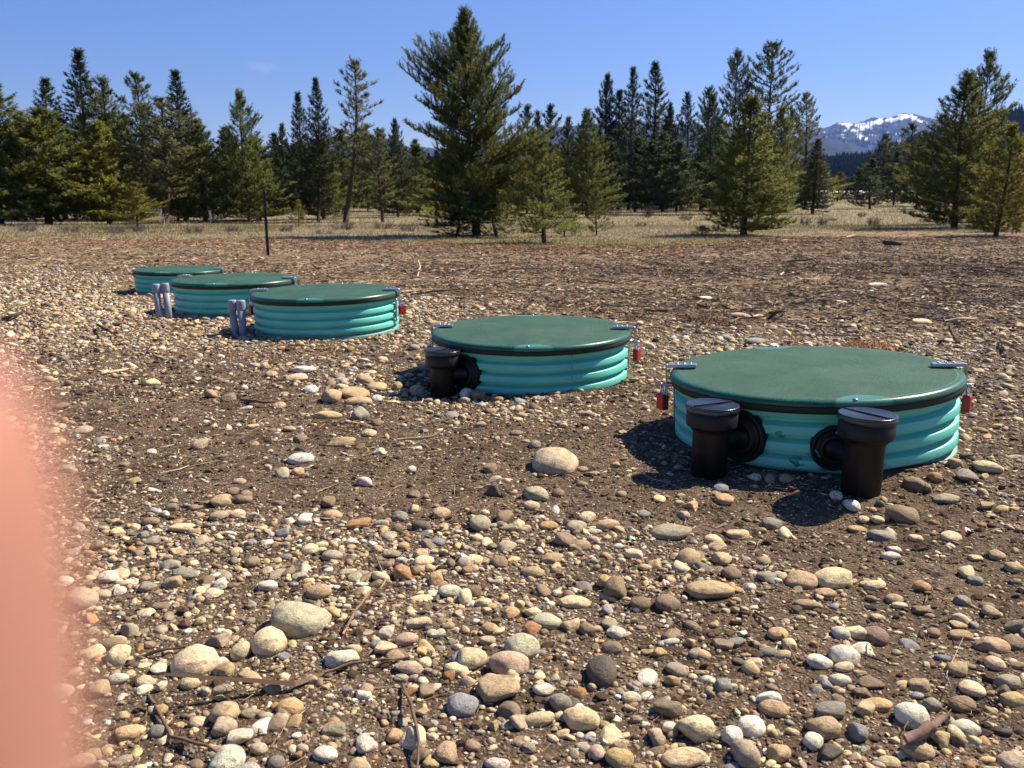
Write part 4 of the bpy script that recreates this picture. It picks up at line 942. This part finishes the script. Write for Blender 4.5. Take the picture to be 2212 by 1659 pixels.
for a in [
 ('PA', 0, 155, 486, 88, 'p', 'broad dense pine cut off by the left picture edge'),
 ('PB', 106, 238, 486, 92, 'q', 'low wide olive pine beside the pine at the left edge'),
 ('SB', 144, 171, 474, 44, 'b', 'narrow pointed tree rising behind the low wide left pine'),
 ('SA', 208, 109, 474, 58, 's', 'tallest dark narrow spruce of the left tree line'),
 ('PB', 258, 173, 476, 50, 'p', 'rounded-top pine touching the right side of the tallest left spruce'),
 ('PA', 238, 266, 485, 66, 'y', 'yellow-green pine in front of the tallest left spruce'),
 ('OP', 308, 161, 474, 46, 'b', 'sparse-topped pine next right from the rounded-top pine'),
 ('OP', 358, 213, 484, 58, 'x', 'open crooked pine with bare gaps left of the drooping spruce'),
 ('SA', 402, 155, 476, 52, 's', 'spruce with a thin spire and drooping arms at left centre'),
 ('PA', 446, 262, 480, 52, 'p', 'bushy dark pine right below the drooping spruce'),
 ('YP', 296, 395, 494, 34, 'y', 'small bright yellow-green pine standing out in front of the left line'),
 ('YP', 385, 395, 482, 36, 'y', 'short yellowish pine low between two left trunks'),
 ('PB', 540, 202, 480, 50, 'p', 'full-crowned pine directly above the leaning dark post'),
 ('PA', 560, 298, 476, 66, 'q', 'wide olive pine behind the leaning dark post'),
 ('FIL', 494, 291, 462, 26, 's', 'short dark spruce in the gap left of the full-crowned pine'),
 ('FIL', 620, 272, 462, 26, 's', 'thin dark spire left of the two slender trees'),
 ('SB', 652, 201, 474, 34, 's', 'left one of two slender dark trees left of the bare-trunk pine'),
 ('SB', 687, 171, 480, 34, 'd', 'right one of two slender dark trees left of the bare-trunk pine'),
 ('PA', 700, 296, 474, 50, 'p', 'bushy lower pine at the foot of the two slender trees'),
 ('TB', 745, 131, 480, 38, 'x', 'tall thin half-bare pine with grey trunk left of the biggest tree', 18),
 ('FIL', 795, 272, 458, 22, 'b', 'pale small spruce behind the tall half-bare pine'),
 ('OP', 828, 288, 480, 34, 'x', 'slim pine with visible trunk right of the tall half-bare pine'),
 ('PA', 860, 261, 470, 32, 's', 'dark narrow pine just left of the biggest tree'),
 ('FIM', 905, 316, 466, 46, 'p', 'bushy dark pine partly behind the left side of the biggest tree'),
 ('YP', 945, 385, 487, 52, 'y', 'small pine with yellow-green top under the left side of the biggest tree'),
 ('SAP', 645, 434, 490, 16, 'y', 'tiny yellow-green sapling in the dry grass below the slender trees'),
 ('FIM', 1138, 233, 462, 32, 's', 'dark round-topped tree just right of the biggest tree'),
 ('FIL', 1160, 245, 460, 26, 'd', 'dark tree between two round-topped ones right of the biggest tree'),
 ('FIM', 1187, 232, 462, 32, 'd', 'second dark round-topped tree right of the biggest tree'),
 ('FIL', 1226, 258, 460, 30, 's', 'dark pointed tree in the low gap right of centre'),
 ('PA', 1268, 240, 470, 50, 'q', 'olive pine behind the bleached dead sapling'),
 ('PA', 1306, 166, 452, 42, 'd', 'leftmost of three tall dark trees right of centre'),
 ('SA', 1335, 196, 452, 46, 'd', 'shorter dark spruce between the three tall dark trees'),
 ('SA', 1358, 148, 454, 38, 's', 'middle pointed one of three tall dark trees right of centre'),
 ('SB', 1394, 136, 447, 44, 's', 'rightmost and tallest of three tall dark trees right of centre'),
 ('FIL', 1443, 228, 448, 26, 'd', 'dark spruce left of the gap beside the twin-topped trees'),
 ('SB', 1470, 202, 450, 32, 'd', 'dark double-topped spruce at centre right'),
 ('TT', 1519, 191, 452, 28, 'b', 'thin sparse pine with grey trunk left of the tall twin pines'),
 ('PB', 1535, 208, 455, 32, 's', 'leafy pine touching the thin sparse pine'),
 ('TT', 1576, 114, 462, 34, 'b', 'left one of the tall twin pines behind the right foreground pine'),
 ('TT', 1645, 94, 462, 46, 'p', 'right and taller one of the tall twin pines behind the right foreground pine'),
 ('PB', 1668, 235, 472, 42, 'q', 'pine filling below the taller twin pine'),
 ('PB', 1700, 239, 458, 26, 'p', 'short dark pine right of the taller twin pine'),
 ('TT', 1740, 202, 446, 30, 'x', 'slim pine with leaning dark trunk beside the open mountain view', -14),
 ('YP', 1765, 350, 445, 42, 'y', 'spreading yellow-green pine at the left of the mountain gap'),
 ('FIM', 1808, 373, 436, 20, 'p', 'little round tree in the mountain gap by the pale road'),
 ('FIL', 1850, 366, 436, 26, 's', 'small dark spruce in the mountain gap by the pale road'),
 ('PB', 1907, 292, 432, 40, 'b', 'bluish dark pine right of the mountain gap'),
 ('OP', 1951, 268, 440, 32, 's', 'fork-topped dark pine below the snowy summit'),
 ('FIM', 1982, 304, 446, 40, 'p', 'dark pine between the fork-topped pine and the right cluster'),
 ('PB', 2114, 116, 486, 62, 'p', 'tallest pine of the right-hand cluster, at its back'),
 ('PA', 2062, 161, 494, 92, 'q', 'dense wide pine at the left of the right-hand cluster'),
 ('PB', 2150, 272, 510, 62, 'y', 'shorter yellowish pine in front at the right-hand cluster'),
 ('YP', 2200, 305, 500, 40, 'r', 'dying rust-red pine at the right picture edge'),
 ('FIM', 2225, 300, 470, 40, 's', 'dark tree cut off by the right picture edge')]:
    tree(*a[:7], lean=a[7] if len(a) > 7 else 0, group=TG)
big = tree('BIG', 1030, 24, 509, 129, 'p', 'biggest bushy pine standing alone in front, left of centre', lean=-18)
def tuft(px, py, dist, n, sc, col, nm):
    rg = random.Random(n); rn = np.random.default_rng(n); c = from_px(px, py, dist); P_ = []
    base = np.array(c[:])
    for k in range(n):
        p = base + np.array([rg.uniform(-1, 1)*sc, rg.uniform(-.5, .5)*sc, rg.uniform(-1, 1)*sc*1.1]); d = np.array([rg.uniform(-.3, .8), rg.uniform(-.5, .5), rg.uniform(.2, 1)]); d /= np.linalg.norm(d)
        for q in range(34):
            r_ = rn.normal(size=3); r_ -= d*(r_@d); r_ /= np.linalg.norm(r_); b = p + d*.14*(q/34-.3); sv = np.cross(d, r_)*.008
            P_ += [b-sv, b+sv, b + (d*.7+r_*.8)*.065]
    P_ = np.array(P_); cc = np.repeat(np.array([col])*rn.uniform(.7, 1.3, (len(P_)//3, 1)), 3, 0)
    o = link(nm, mesh_np(nm, P_, np.arange(len(P_)).reshape(-1, 3), M_grass, False, cc)); return o
bpy.context.view_layer.update()
for px, py, n_, col in ((1116, 196, 9, (.26, .05, .035)), (1100, 212, 6, (.20, .045, .035)), (935, 165, 8, (.20, .15, .06)), (955, 185, 7, (.17, .12, .06))):
    o = tuft(px, py, big.location.y - .1, n_, .085, col, 'dead_needles'); o.parent = big; o.matrix_parent_inverse = big.matrix_world.inverted(); o['label'] = 'tuft of dead rusty needles'
tree('YP', 1176, 306, 526, 66, 'q', 'young open pine in front at the right foot of the biggest tree')
tree('SAP', 1289, 412, 509, 23, 'p', 'knee-high pine sapling right of the young open pine')
tree('SAP', 1243, 462, 508, 12, 'q', 'tiny pine seedling between the young pine and the sapling')
tree('PA', 1606, 213, 509, 92, 'q', 'dense conical pine standing in front at right with skirt on the ground')
tree('SAP', 1516, 488, 511, 22, 'p', 'low pine seedling at the left foot of the right foreground pine')
# a rusty dead tuft and green shrubbery around the foot of the biggest tree
for px, tp, by, hw_, ti_, lb in ((1075, 440, 514, 62, 'p', 'low bushy young pine under the right side of the biggest tree'), (985, 462, 512, 60, 'd', 'low dark skirt of young pine under the left side of the biggest tree'), (1220, 440, 512, 30, 'q', 'ragged small pine right of the young open pine')):
    tree('SAP', px, tp, by, hw_, ti_, lb)
rg = random.Random(5)
for k in range(46):
    px = (k+.5)*1760/46 + rg.uniform(-14, 14); tp = 300 + rg.uniform(-22, 42) - (40 if px < 480 else 8)
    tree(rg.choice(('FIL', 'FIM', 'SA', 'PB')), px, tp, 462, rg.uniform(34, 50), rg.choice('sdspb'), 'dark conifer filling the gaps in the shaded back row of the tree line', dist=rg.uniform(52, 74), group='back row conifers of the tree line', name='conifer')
for k, (px, tp) in enumerate(((1880, 345), (1930, 330), (2005, 300), (2030, 290), (2180, 290), (2210, 260), (2090, 300))):
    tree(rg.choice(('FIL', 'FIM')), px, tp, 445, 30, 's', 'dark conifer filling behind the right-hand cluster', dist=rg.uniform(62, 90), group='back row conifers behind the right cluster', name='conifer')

def bare(name, px, topy, basey, wpx, n_, col, label, seed, cat='dead tree', thick=.02, spread=1.0, group=None):
    rg = random.Random(seed); x, y, z_ = hit(px, basey); zc = project(x, y, z_)[2]
    H = (basey-topy)*zc/F; W = wpx*zc/F; mm = MB()
    def grow(p, d, L, r, dep):
        q = [p]; 
        for k in range(4):
            d = (d + Vector((rg.uniform(-.3, .3), rg.uniform(-.3, .3), rg.uniform(-.1, .25)))*spread).normalized(); q.append(q[-1]+d*L/4)
        mm.tube(q, [r*(1-.17*k) for k in range(5)], 4)
        if dep:
            for k in range(3): s_ = rg.choice((1, 2, 3, 4)); grow(q[s_], (d + Vector((rg.uniform(-1, 1), rg.uniform(-1, 1), rg.uniform(0, .7)))).normalized(), L*rg.uniform(.45, .75), r*.5, dep-1)
    for k in range(n_):
        a = rg.uniform(0, 6.28); sp_ = rg.uniform(.1, 1)*W/H*.6
        grow(Vector((math.cos(a)*W*.08, math.sin(a)*W*.08, -.05)), Vector((math.cos(a)*sp_, math.sin(a)*sp_, 1)).normalized(), H*rg.uniform(.5, .75), thick*rg.uniform(.6, 1), 2)
    o = mm.build(name, M_wood, loc=(x, y, z_)); o.color = (*col, 1); tag(o, label, cat, group); return o
bare('dead_tree', 1262, 398, 469, 34, 1, (.62, .58, .52), 'bleached white dead sapling right of the young open pine', 4, thick=.05)
bare('dead_tree', 1238, 360, 480, 30, 2, (.26, .23, .22), 'tall thin grey leafless sapling behind the young open pine', 9, thick=.022)
bare('dead_tree', 352, 448, 486, 40, 4, (.34, .31, .29), 'small grey leafless brush at the foot of the left trees', 12, thick=.03)
bare('dead_tree', 1905, 395, 431, 50, 7, (.44, .41, .38), 'bleached tangle of fallen branches right of the pale road', 17, thick=.07)
bare('dead_tree', 2190, 395, 505, 50, 5, (.30, .12, .08), 'rusty leafless undergrowth at the right picture edge', 21, thick=.02)
rg = random.Random(9)
for k, (px, by, hw_, hh) in enumerate(((1738, 486, 30, 24), (1778, 487, 24, 22), (1862, 468, 18, 12), (1887, 487, 34, 22), (1978, 470, 20, 12), (1400, 470, 22, 28), (1480, 476, 40, 22), (1440, 452, 14, 50), (1525, 450, 14, 44), (60, 500, 46, 26), (150, 503, 60, 24), (250, 503, 60, 22), (300, 500, 40, 22), (420, 502, 50, 22), (500, 500, 48, 20), (620, 500, 40, 18), (740, 497, 60, 26), (830, 495, 60, 24), (880, 500, 40, 16), (1325, 468, 40, 22), (1385, 490, 28, 14), (1800, 477, 20, 10), (2000, 480, 24, 14), (700, 505, 60, 14))):
    where = 'left' if px < 600 else 'middle' if px < 1300 else 'right'
    bare('shrub', px, by-hh, by, hw_*1.9, 34, (.15, .115, .115), f'low greyish leafless shrub in the dry grass, number {k+1} of the {where} part' if False else f'low greyish leafless shrub in the dry grass of the {where} meadow', 30+k, cat='shrub', thick=.013, spread=1.6, group=f'leafless shrubs in the {where} meadow')

# ------------------------------------------------------------------ road, forest, hills, mountains
mm = MB(); n_ = 40
xs = np.linspace(40, 150, n_)
for side_ in (0,):
    V_ = [(x, 196 + .0*x, float(ground(x, 196))+.75) for x in xs] + [(x, 212, float(ground(x, 212))+1.15) for x in xs]
    f_ = [(q, q+1, n_+q+1, n_+q) for q in range(n_-1)]; mm.add(V_, f_, True)
o = mm.build('road', mat_simple('pale_road', (.74, .71, .65), .9, .1, nz=.1, nscale=1)); tag(o, kind='structure')

def spiky(n_t=5, sides=6, seed=0):
    rg = random.Random(seed); V_ = []; f_ = []
    for t in range(n_t):
        z0 = t/n_t*.9; z1 = min(1, z0+.32); r0 = .30*(1-z0)**.9; b = len(V_); V_.append((0, 0, z1))
        for k in range(sides*2):
            a = math.pi*k/sides + t; r_ = r0*(rg.uniform(.9, 1.25) if k % 2 else rg.uniform(.35, .6)); V_.append((r_*math.cos(a), r_*math.sin(a), z0+(.0 if k % 2 else .05)))
        for k in range(sides*2): f_.append((b, b+1+k, b+1+(k+1) % (sides*2)))
    return np.array(V_), np.array(f_)
SPK = [spiky(seed=k) for k in range(6)]
def forest(name, pts, hts, col, label):
    V_, F_, C_ = [], [], []; off = 0; rg = np.random.default_rng(3)
    for q, (p, h) in enumerate(zip(pts, hts)):
        v, f = SPK[q % 6]; a = rg.uniform(0, 6.28); ca, sa = math.cos(a), math.sin(a); w_ = rg.uniform(.55, .9)
        P_ = np.stack([(v[:, 0]*ca-v[:, 1]*sa)*h*w_, (v[:, 0]*sa+v[:, 1]*ca)*h*w_, v[:, 2]*h], 1)+np.array(p); V_.append(P_); F_.append(f+off); off += len(v)
        C_.append(np.tile(np.array(col)*rg.uniform(.6, 1.3)*np.array([rg.uniform(.85, 1.2), 1, 1]), (len(v), 1)))
    tag(link(name, mesh_np(name, np.concatenate(V_), np.concatenate(F_), M_grass, False, np.concatenate(C_))), label, 'forest', kind='stuff')
rn = np.random.default_rng(8)
pts, hts = [], []
for k in range(1500):
    d = rn.uniform(95, 230); px = rn.uniform(-500, 1745) if k < 1250 else rn.uniform(2010, 2700)
    x = (px-CX)/F*d; pts.append((x, d, float(ground(x, d))-.2)); hts.append(rn.uniform(5.0, 9.5)*(d/190)**.8)
forest('forest', pts, hts, (.035, .048, .028), 'far dark conifer wood behind the tree line')

M_hill = mat_simple('hill_forest', None, .95, .05, src='tint', nz=.35, nscale=.02)
def ridge(name, dist, prof, px0, px1, ncx, colf, depth=.42, amp=.10, freq=1.0, seed=1, zbase=-2):
    cols_ = np.linspace(px0, px1, ncx); pr = np.interp(cols_, [a for a, _ in prof], [b for _, b in prof])
    pr = pr + (fbm(cols_*.05*freq, cols_*0, seed, 4)-.5)*5 + (fbm(cols_*.22, cols_*0, seed+2, 4)-.5)*4.5
    s_ = np.concatenate([np.linspace(0, 1, 60 if ncx < 700 else 170), np.linspace(1.02, 1.5, 10)])
    SS, PX = np.meshgrid(s_, cols_, indexing='ij'); PR = np.broadcast_to(pr, SS.shape)
    v = (PR-CY)/F; u = (PX-CX)/F; den = CP - v*SP; top = -(SP+v*CP)/den*dist + CAMZ; xr = u/den
    D = dist*(1-depth + depth*SS)
    g = np.where(SS <= 1, np.clip(SS, 0, 1)**1.25, np.clip(1-(SS-1)*1.6, 0, 1))
    X = xr*D
    fr = 9.0/dist*freq*4
    nz = (1-np.abs(fbm(X*fr, D*fr, seed+5, 5)*2-1)) - .75
    Z = zbase + (top-zbase)*g + nz*amp*dist*.5*np.clip(SS*(1-SS)*4, 0, 1)*np.where(SS <= 1, 1, 0)
    V_ = np.stack([X, D, Z], -1).reshape(-1, 3); nc_ = ncx
    i = np.arange(len(s_)-1)[:, None]; j = np.arange(nc_-1)[None, :]; a = (i*nc_+j).ravel()
    Fq = np.stack([a, a+1, a+1+nc_, a+nc_], 1)
    ppx, ppy, _ = project(X, D, Z)
    c = colf(ppx.ravel(), ppy.ravel(), X.ravel(), D.ravel(), Z.ravel(), SS.ravel())
    tag(link(name, mesh_np(name, V_, Fq, M_hill, True, c)), kind='structure'); return V_.reshape(len(s_), nc_, 3)
def c_dark(px, py, X, D, Z, S_): n = fbm(X/90, D/90, 4, 4)[:, None]; return np.array([.030, .040, .032])*(.6+.9*n)
def c_mtn(px, py, X, D, Z, S_):
    n = fbm(X/260, D/260, 14, 5); n2 = fbm((px+py*.9)/9, (py-px*.25)/5, 18, 5)
    base = np.array([.038, .048, .075])*(.4+1.2*n[:, None])  # bluish rock: some of the distance haze is put into the colour
    def g(cx, cy, rx, ry, sl=0): dx = px-cx; return np.exp(-((dx/rx)**2 + ((py-cy-sl*dx)/ry)**2))
    sn = g(1880, 270, 34, 7, -.30)*1.3 + g(1850, 270, 22, 5, .12)*1.1 + g(1845, 285, 26, 4, .8)*.75 + g(1870, 300, 16, 3.5, .9)*.6 + g(1962, 252, 26, 4.5, .12)*1.4 + g(1934, 259, 12, 5, -.2)*1.2 + g(1990, 262, 24, 3.5, .28)*.9 \
        + g(1820, 285, 10, 5)*.5 + g(1515, 280, 30, 8)*.9 + g(1825, 268, 14, 3, .1)*.8
    k = np.clip((sn + (n2-.5)*2.6 - .60)*5, 0, 1)[:, None]
    return base*(1-k) + np.array([.82, .84, .88])*k
def c_haze_blue(px, py, X, D, Z, S_): n = fbm(X/200, D/200, 24, 4)[:, None]; return np.array([.026, .036, .052])*(.6+.8*n)  # hill colour with haze blue mixed into it
rdg = ridge('forest_hill', 1250, [(1400, 385), (1700, 366), (1770, 353), (1830, 349), (1890, 341), (1940, 322), (1990, 302), (2070, 276), (2160, 253), (2212, 242), (2350, 200), (2700, 110)], 1300, 2750, 260, c_dark, depth=.55, amp=.02)
ridge('blue_ridge', 6000, [(300, 345), (560, 330), (690, 297), (760, 292), (820, 300), (880, 316), (1000, 325), (1120, 292), (1200, 276), (1260, 270), (1400, 262), (1480, 270), (1600, 285), (1700, 320), (1900, 345)], 250, 1950, 300, c_haze_blue, amp=.03)
ridge('blue_hill', 5000, [(1560, 318), (1700, 300), (1772, 296), (1805, 300), (1860, 317), (1890, 328), (1960, 344), (2100, 352)], 1540, 2150, 120, c_haze_blue, amp=.025, seed=7)
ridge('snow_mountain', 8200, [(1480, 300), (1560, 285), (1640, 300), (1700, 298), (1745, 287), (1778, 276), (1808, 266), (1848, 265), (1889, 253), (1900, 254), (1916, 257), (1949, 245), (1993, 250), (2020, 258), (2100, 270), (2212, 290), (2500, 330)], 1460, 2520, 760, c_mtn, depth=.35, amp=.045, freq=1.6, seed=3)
pts, hts = [], []
for k in range(9000):
    i = int(rn.integers(4, 60)); j = int(rn.integers(60, 259)); fi, fj = rn.random(2)
    p = rdg[i-1, j-1]*(1-fi) + rdg[i, j-1]*fi; p = p*(1-fj) + (rdg[i-1, j]*(1-fi)+rdg[i, j]*fi)*fj
    pts.append((p[0], p[1], p[2]-1.0)); hts.append(rn.uniform(8, 16))
forest('hill_forest', pts, hts, (.030, .042, .030), 'dense dark conifers covering the ridge below the mountain')

# ------------------------------------------------------------------ the photographer's hand, a fingertip in front of the lens
def hand():
    # camera-axes coordinates in metres: right, up, forward
    Rm = Matrix(((1, 0, 0), (0, SP, CP), (0, CP, -SP)))     # columns handled below
    def Wp(r_, u_, f_):
        u_ += .0080; r_ -= .0006
        return Vector((r_, f_*CP + u_*SP, CAMZ - f_*SP + u_*CP))
    pts = {}; V_ = []; E_ = []; Rr = []
    def add(p, r_, par=None):
        V_.append(Wp(*p)); Rr.append(r_); k = len(V_)-1
        if par is not None: E_.append((par, k))
        return k
    palm = add((-.052, -.135, .050), .021)
    wr = add((-.060, -.180, .030), .022, palm); fa = add((-.070, -.245, -.005), .030, wr); add((-.080, -.330, -.06), .036, fa)
    k1 = add((-.040, -.105, .052), .0125, palm)
    p1 = add((-.0290, -.072, .045), .0098, k1); p2 = add((-.0225, -.048, .031), .0090, p1); p3 = add((-.0178, -.026, .0215), .0084, p2); p4 = add((-.0168, -.011, .0192), .0080, p3); add((-.0166, -.0055, .0187), .0062, p4)
    for q, (dx, L_, dz) in enumerate(((-.018, 1.0, .006), (-.036, .92, .012), (-.052, .76, .016))):
        b0 = add((-.048+dx*.8, -.105-.006*q, .055+dz*.5), .0120, palm)
        b1 = add((-.046+dx, -.105+.036*L_-.006*q, .060+dz), .0094, b0); b2 = add((-.040+dx, -.105+.050*L_-.006*q, .040+dz), .0086, b1)
        b3 = add((-.036+dx, -.105+.036*L_-.006*q, .024+dz), .0080, b2); add((-.036+dx, -.105+.026*L_-.006*q, .020+dz), .0062, b3)
    t0 = add((-.030, -.135, .030), .0130, palm); t1 = add((-.012, -.118, .010), .0108, t0); t2 = add((-.002, -.098, -.006), .0098, t1); add((.002, -.084, -.014), .0075, t2)
    me = bpy.data.meshes.new('hand'); me.from_pydata([tuple(q) for q in V_], E_, []); me.update()
    m_ = NT('skin', .5, .35)
    n_ = m_.noise(90, 3, .5); m_.color(m_.mix(n_, (.29, .14, .105), (.34, .175, .135)))
    m_.b.inputs['Subsurface Weight'].default_value = .6; m_.b.inputs['Subsurface Radius'].default_value = (.012, .004, .002); m_.b.inputs['Subsurface Scale'].default_value = 1.0
    me.materials.append(m_.m)
    o = link('hand', me); sk = o.modifiers.new('skin', 'SKIN'); sk.use_smooth_shade = True
    for k, r_ in enumerate(Rr): me.skin_vertices[0].data[k].radius = (r_, r_)
    me.skin_vertices[0].data[0].use_root = True
    sb = o.modifiers.new('sub', 'SUBSURF'); sb.levels = 2; sb.render_levels = 2
    tag(o, 'blurred pink fingertip of the photographer along the lower left edge', 'hand'); return o
hand()

# ------------------------------------------------------------------ air
mm = MB(); mm.box((0, 6300, 1248), (26600, 13400, 2504))
hz = bpy.data.materials.new('air'); hz.use_nodes = True; nt = hz.node_tree; nt.nodes.clear()
pv = nt.nodes.new('ShaderNodeVolumePrincipled'); pv.inputs['Color'].default_value = (.22, .38, .95, 1); pv.inputs['Density'].default_value = .00005; pv.inputs['Anisotropy'].default_value = .2
oo = nt.nodes.new('ShaderNodeOutputMaterial'); nt.links.new(pv.outputs[0], oo.inputs['Volume'])
tag(mm.build('haze', hz), kind='stuff')
print('nhand', nhand, 'dup labels', {k: v for k, v in used_labels.items() if v > 1})
print('proto brushes', {k: v[4] for k, v in PROTO.items()})
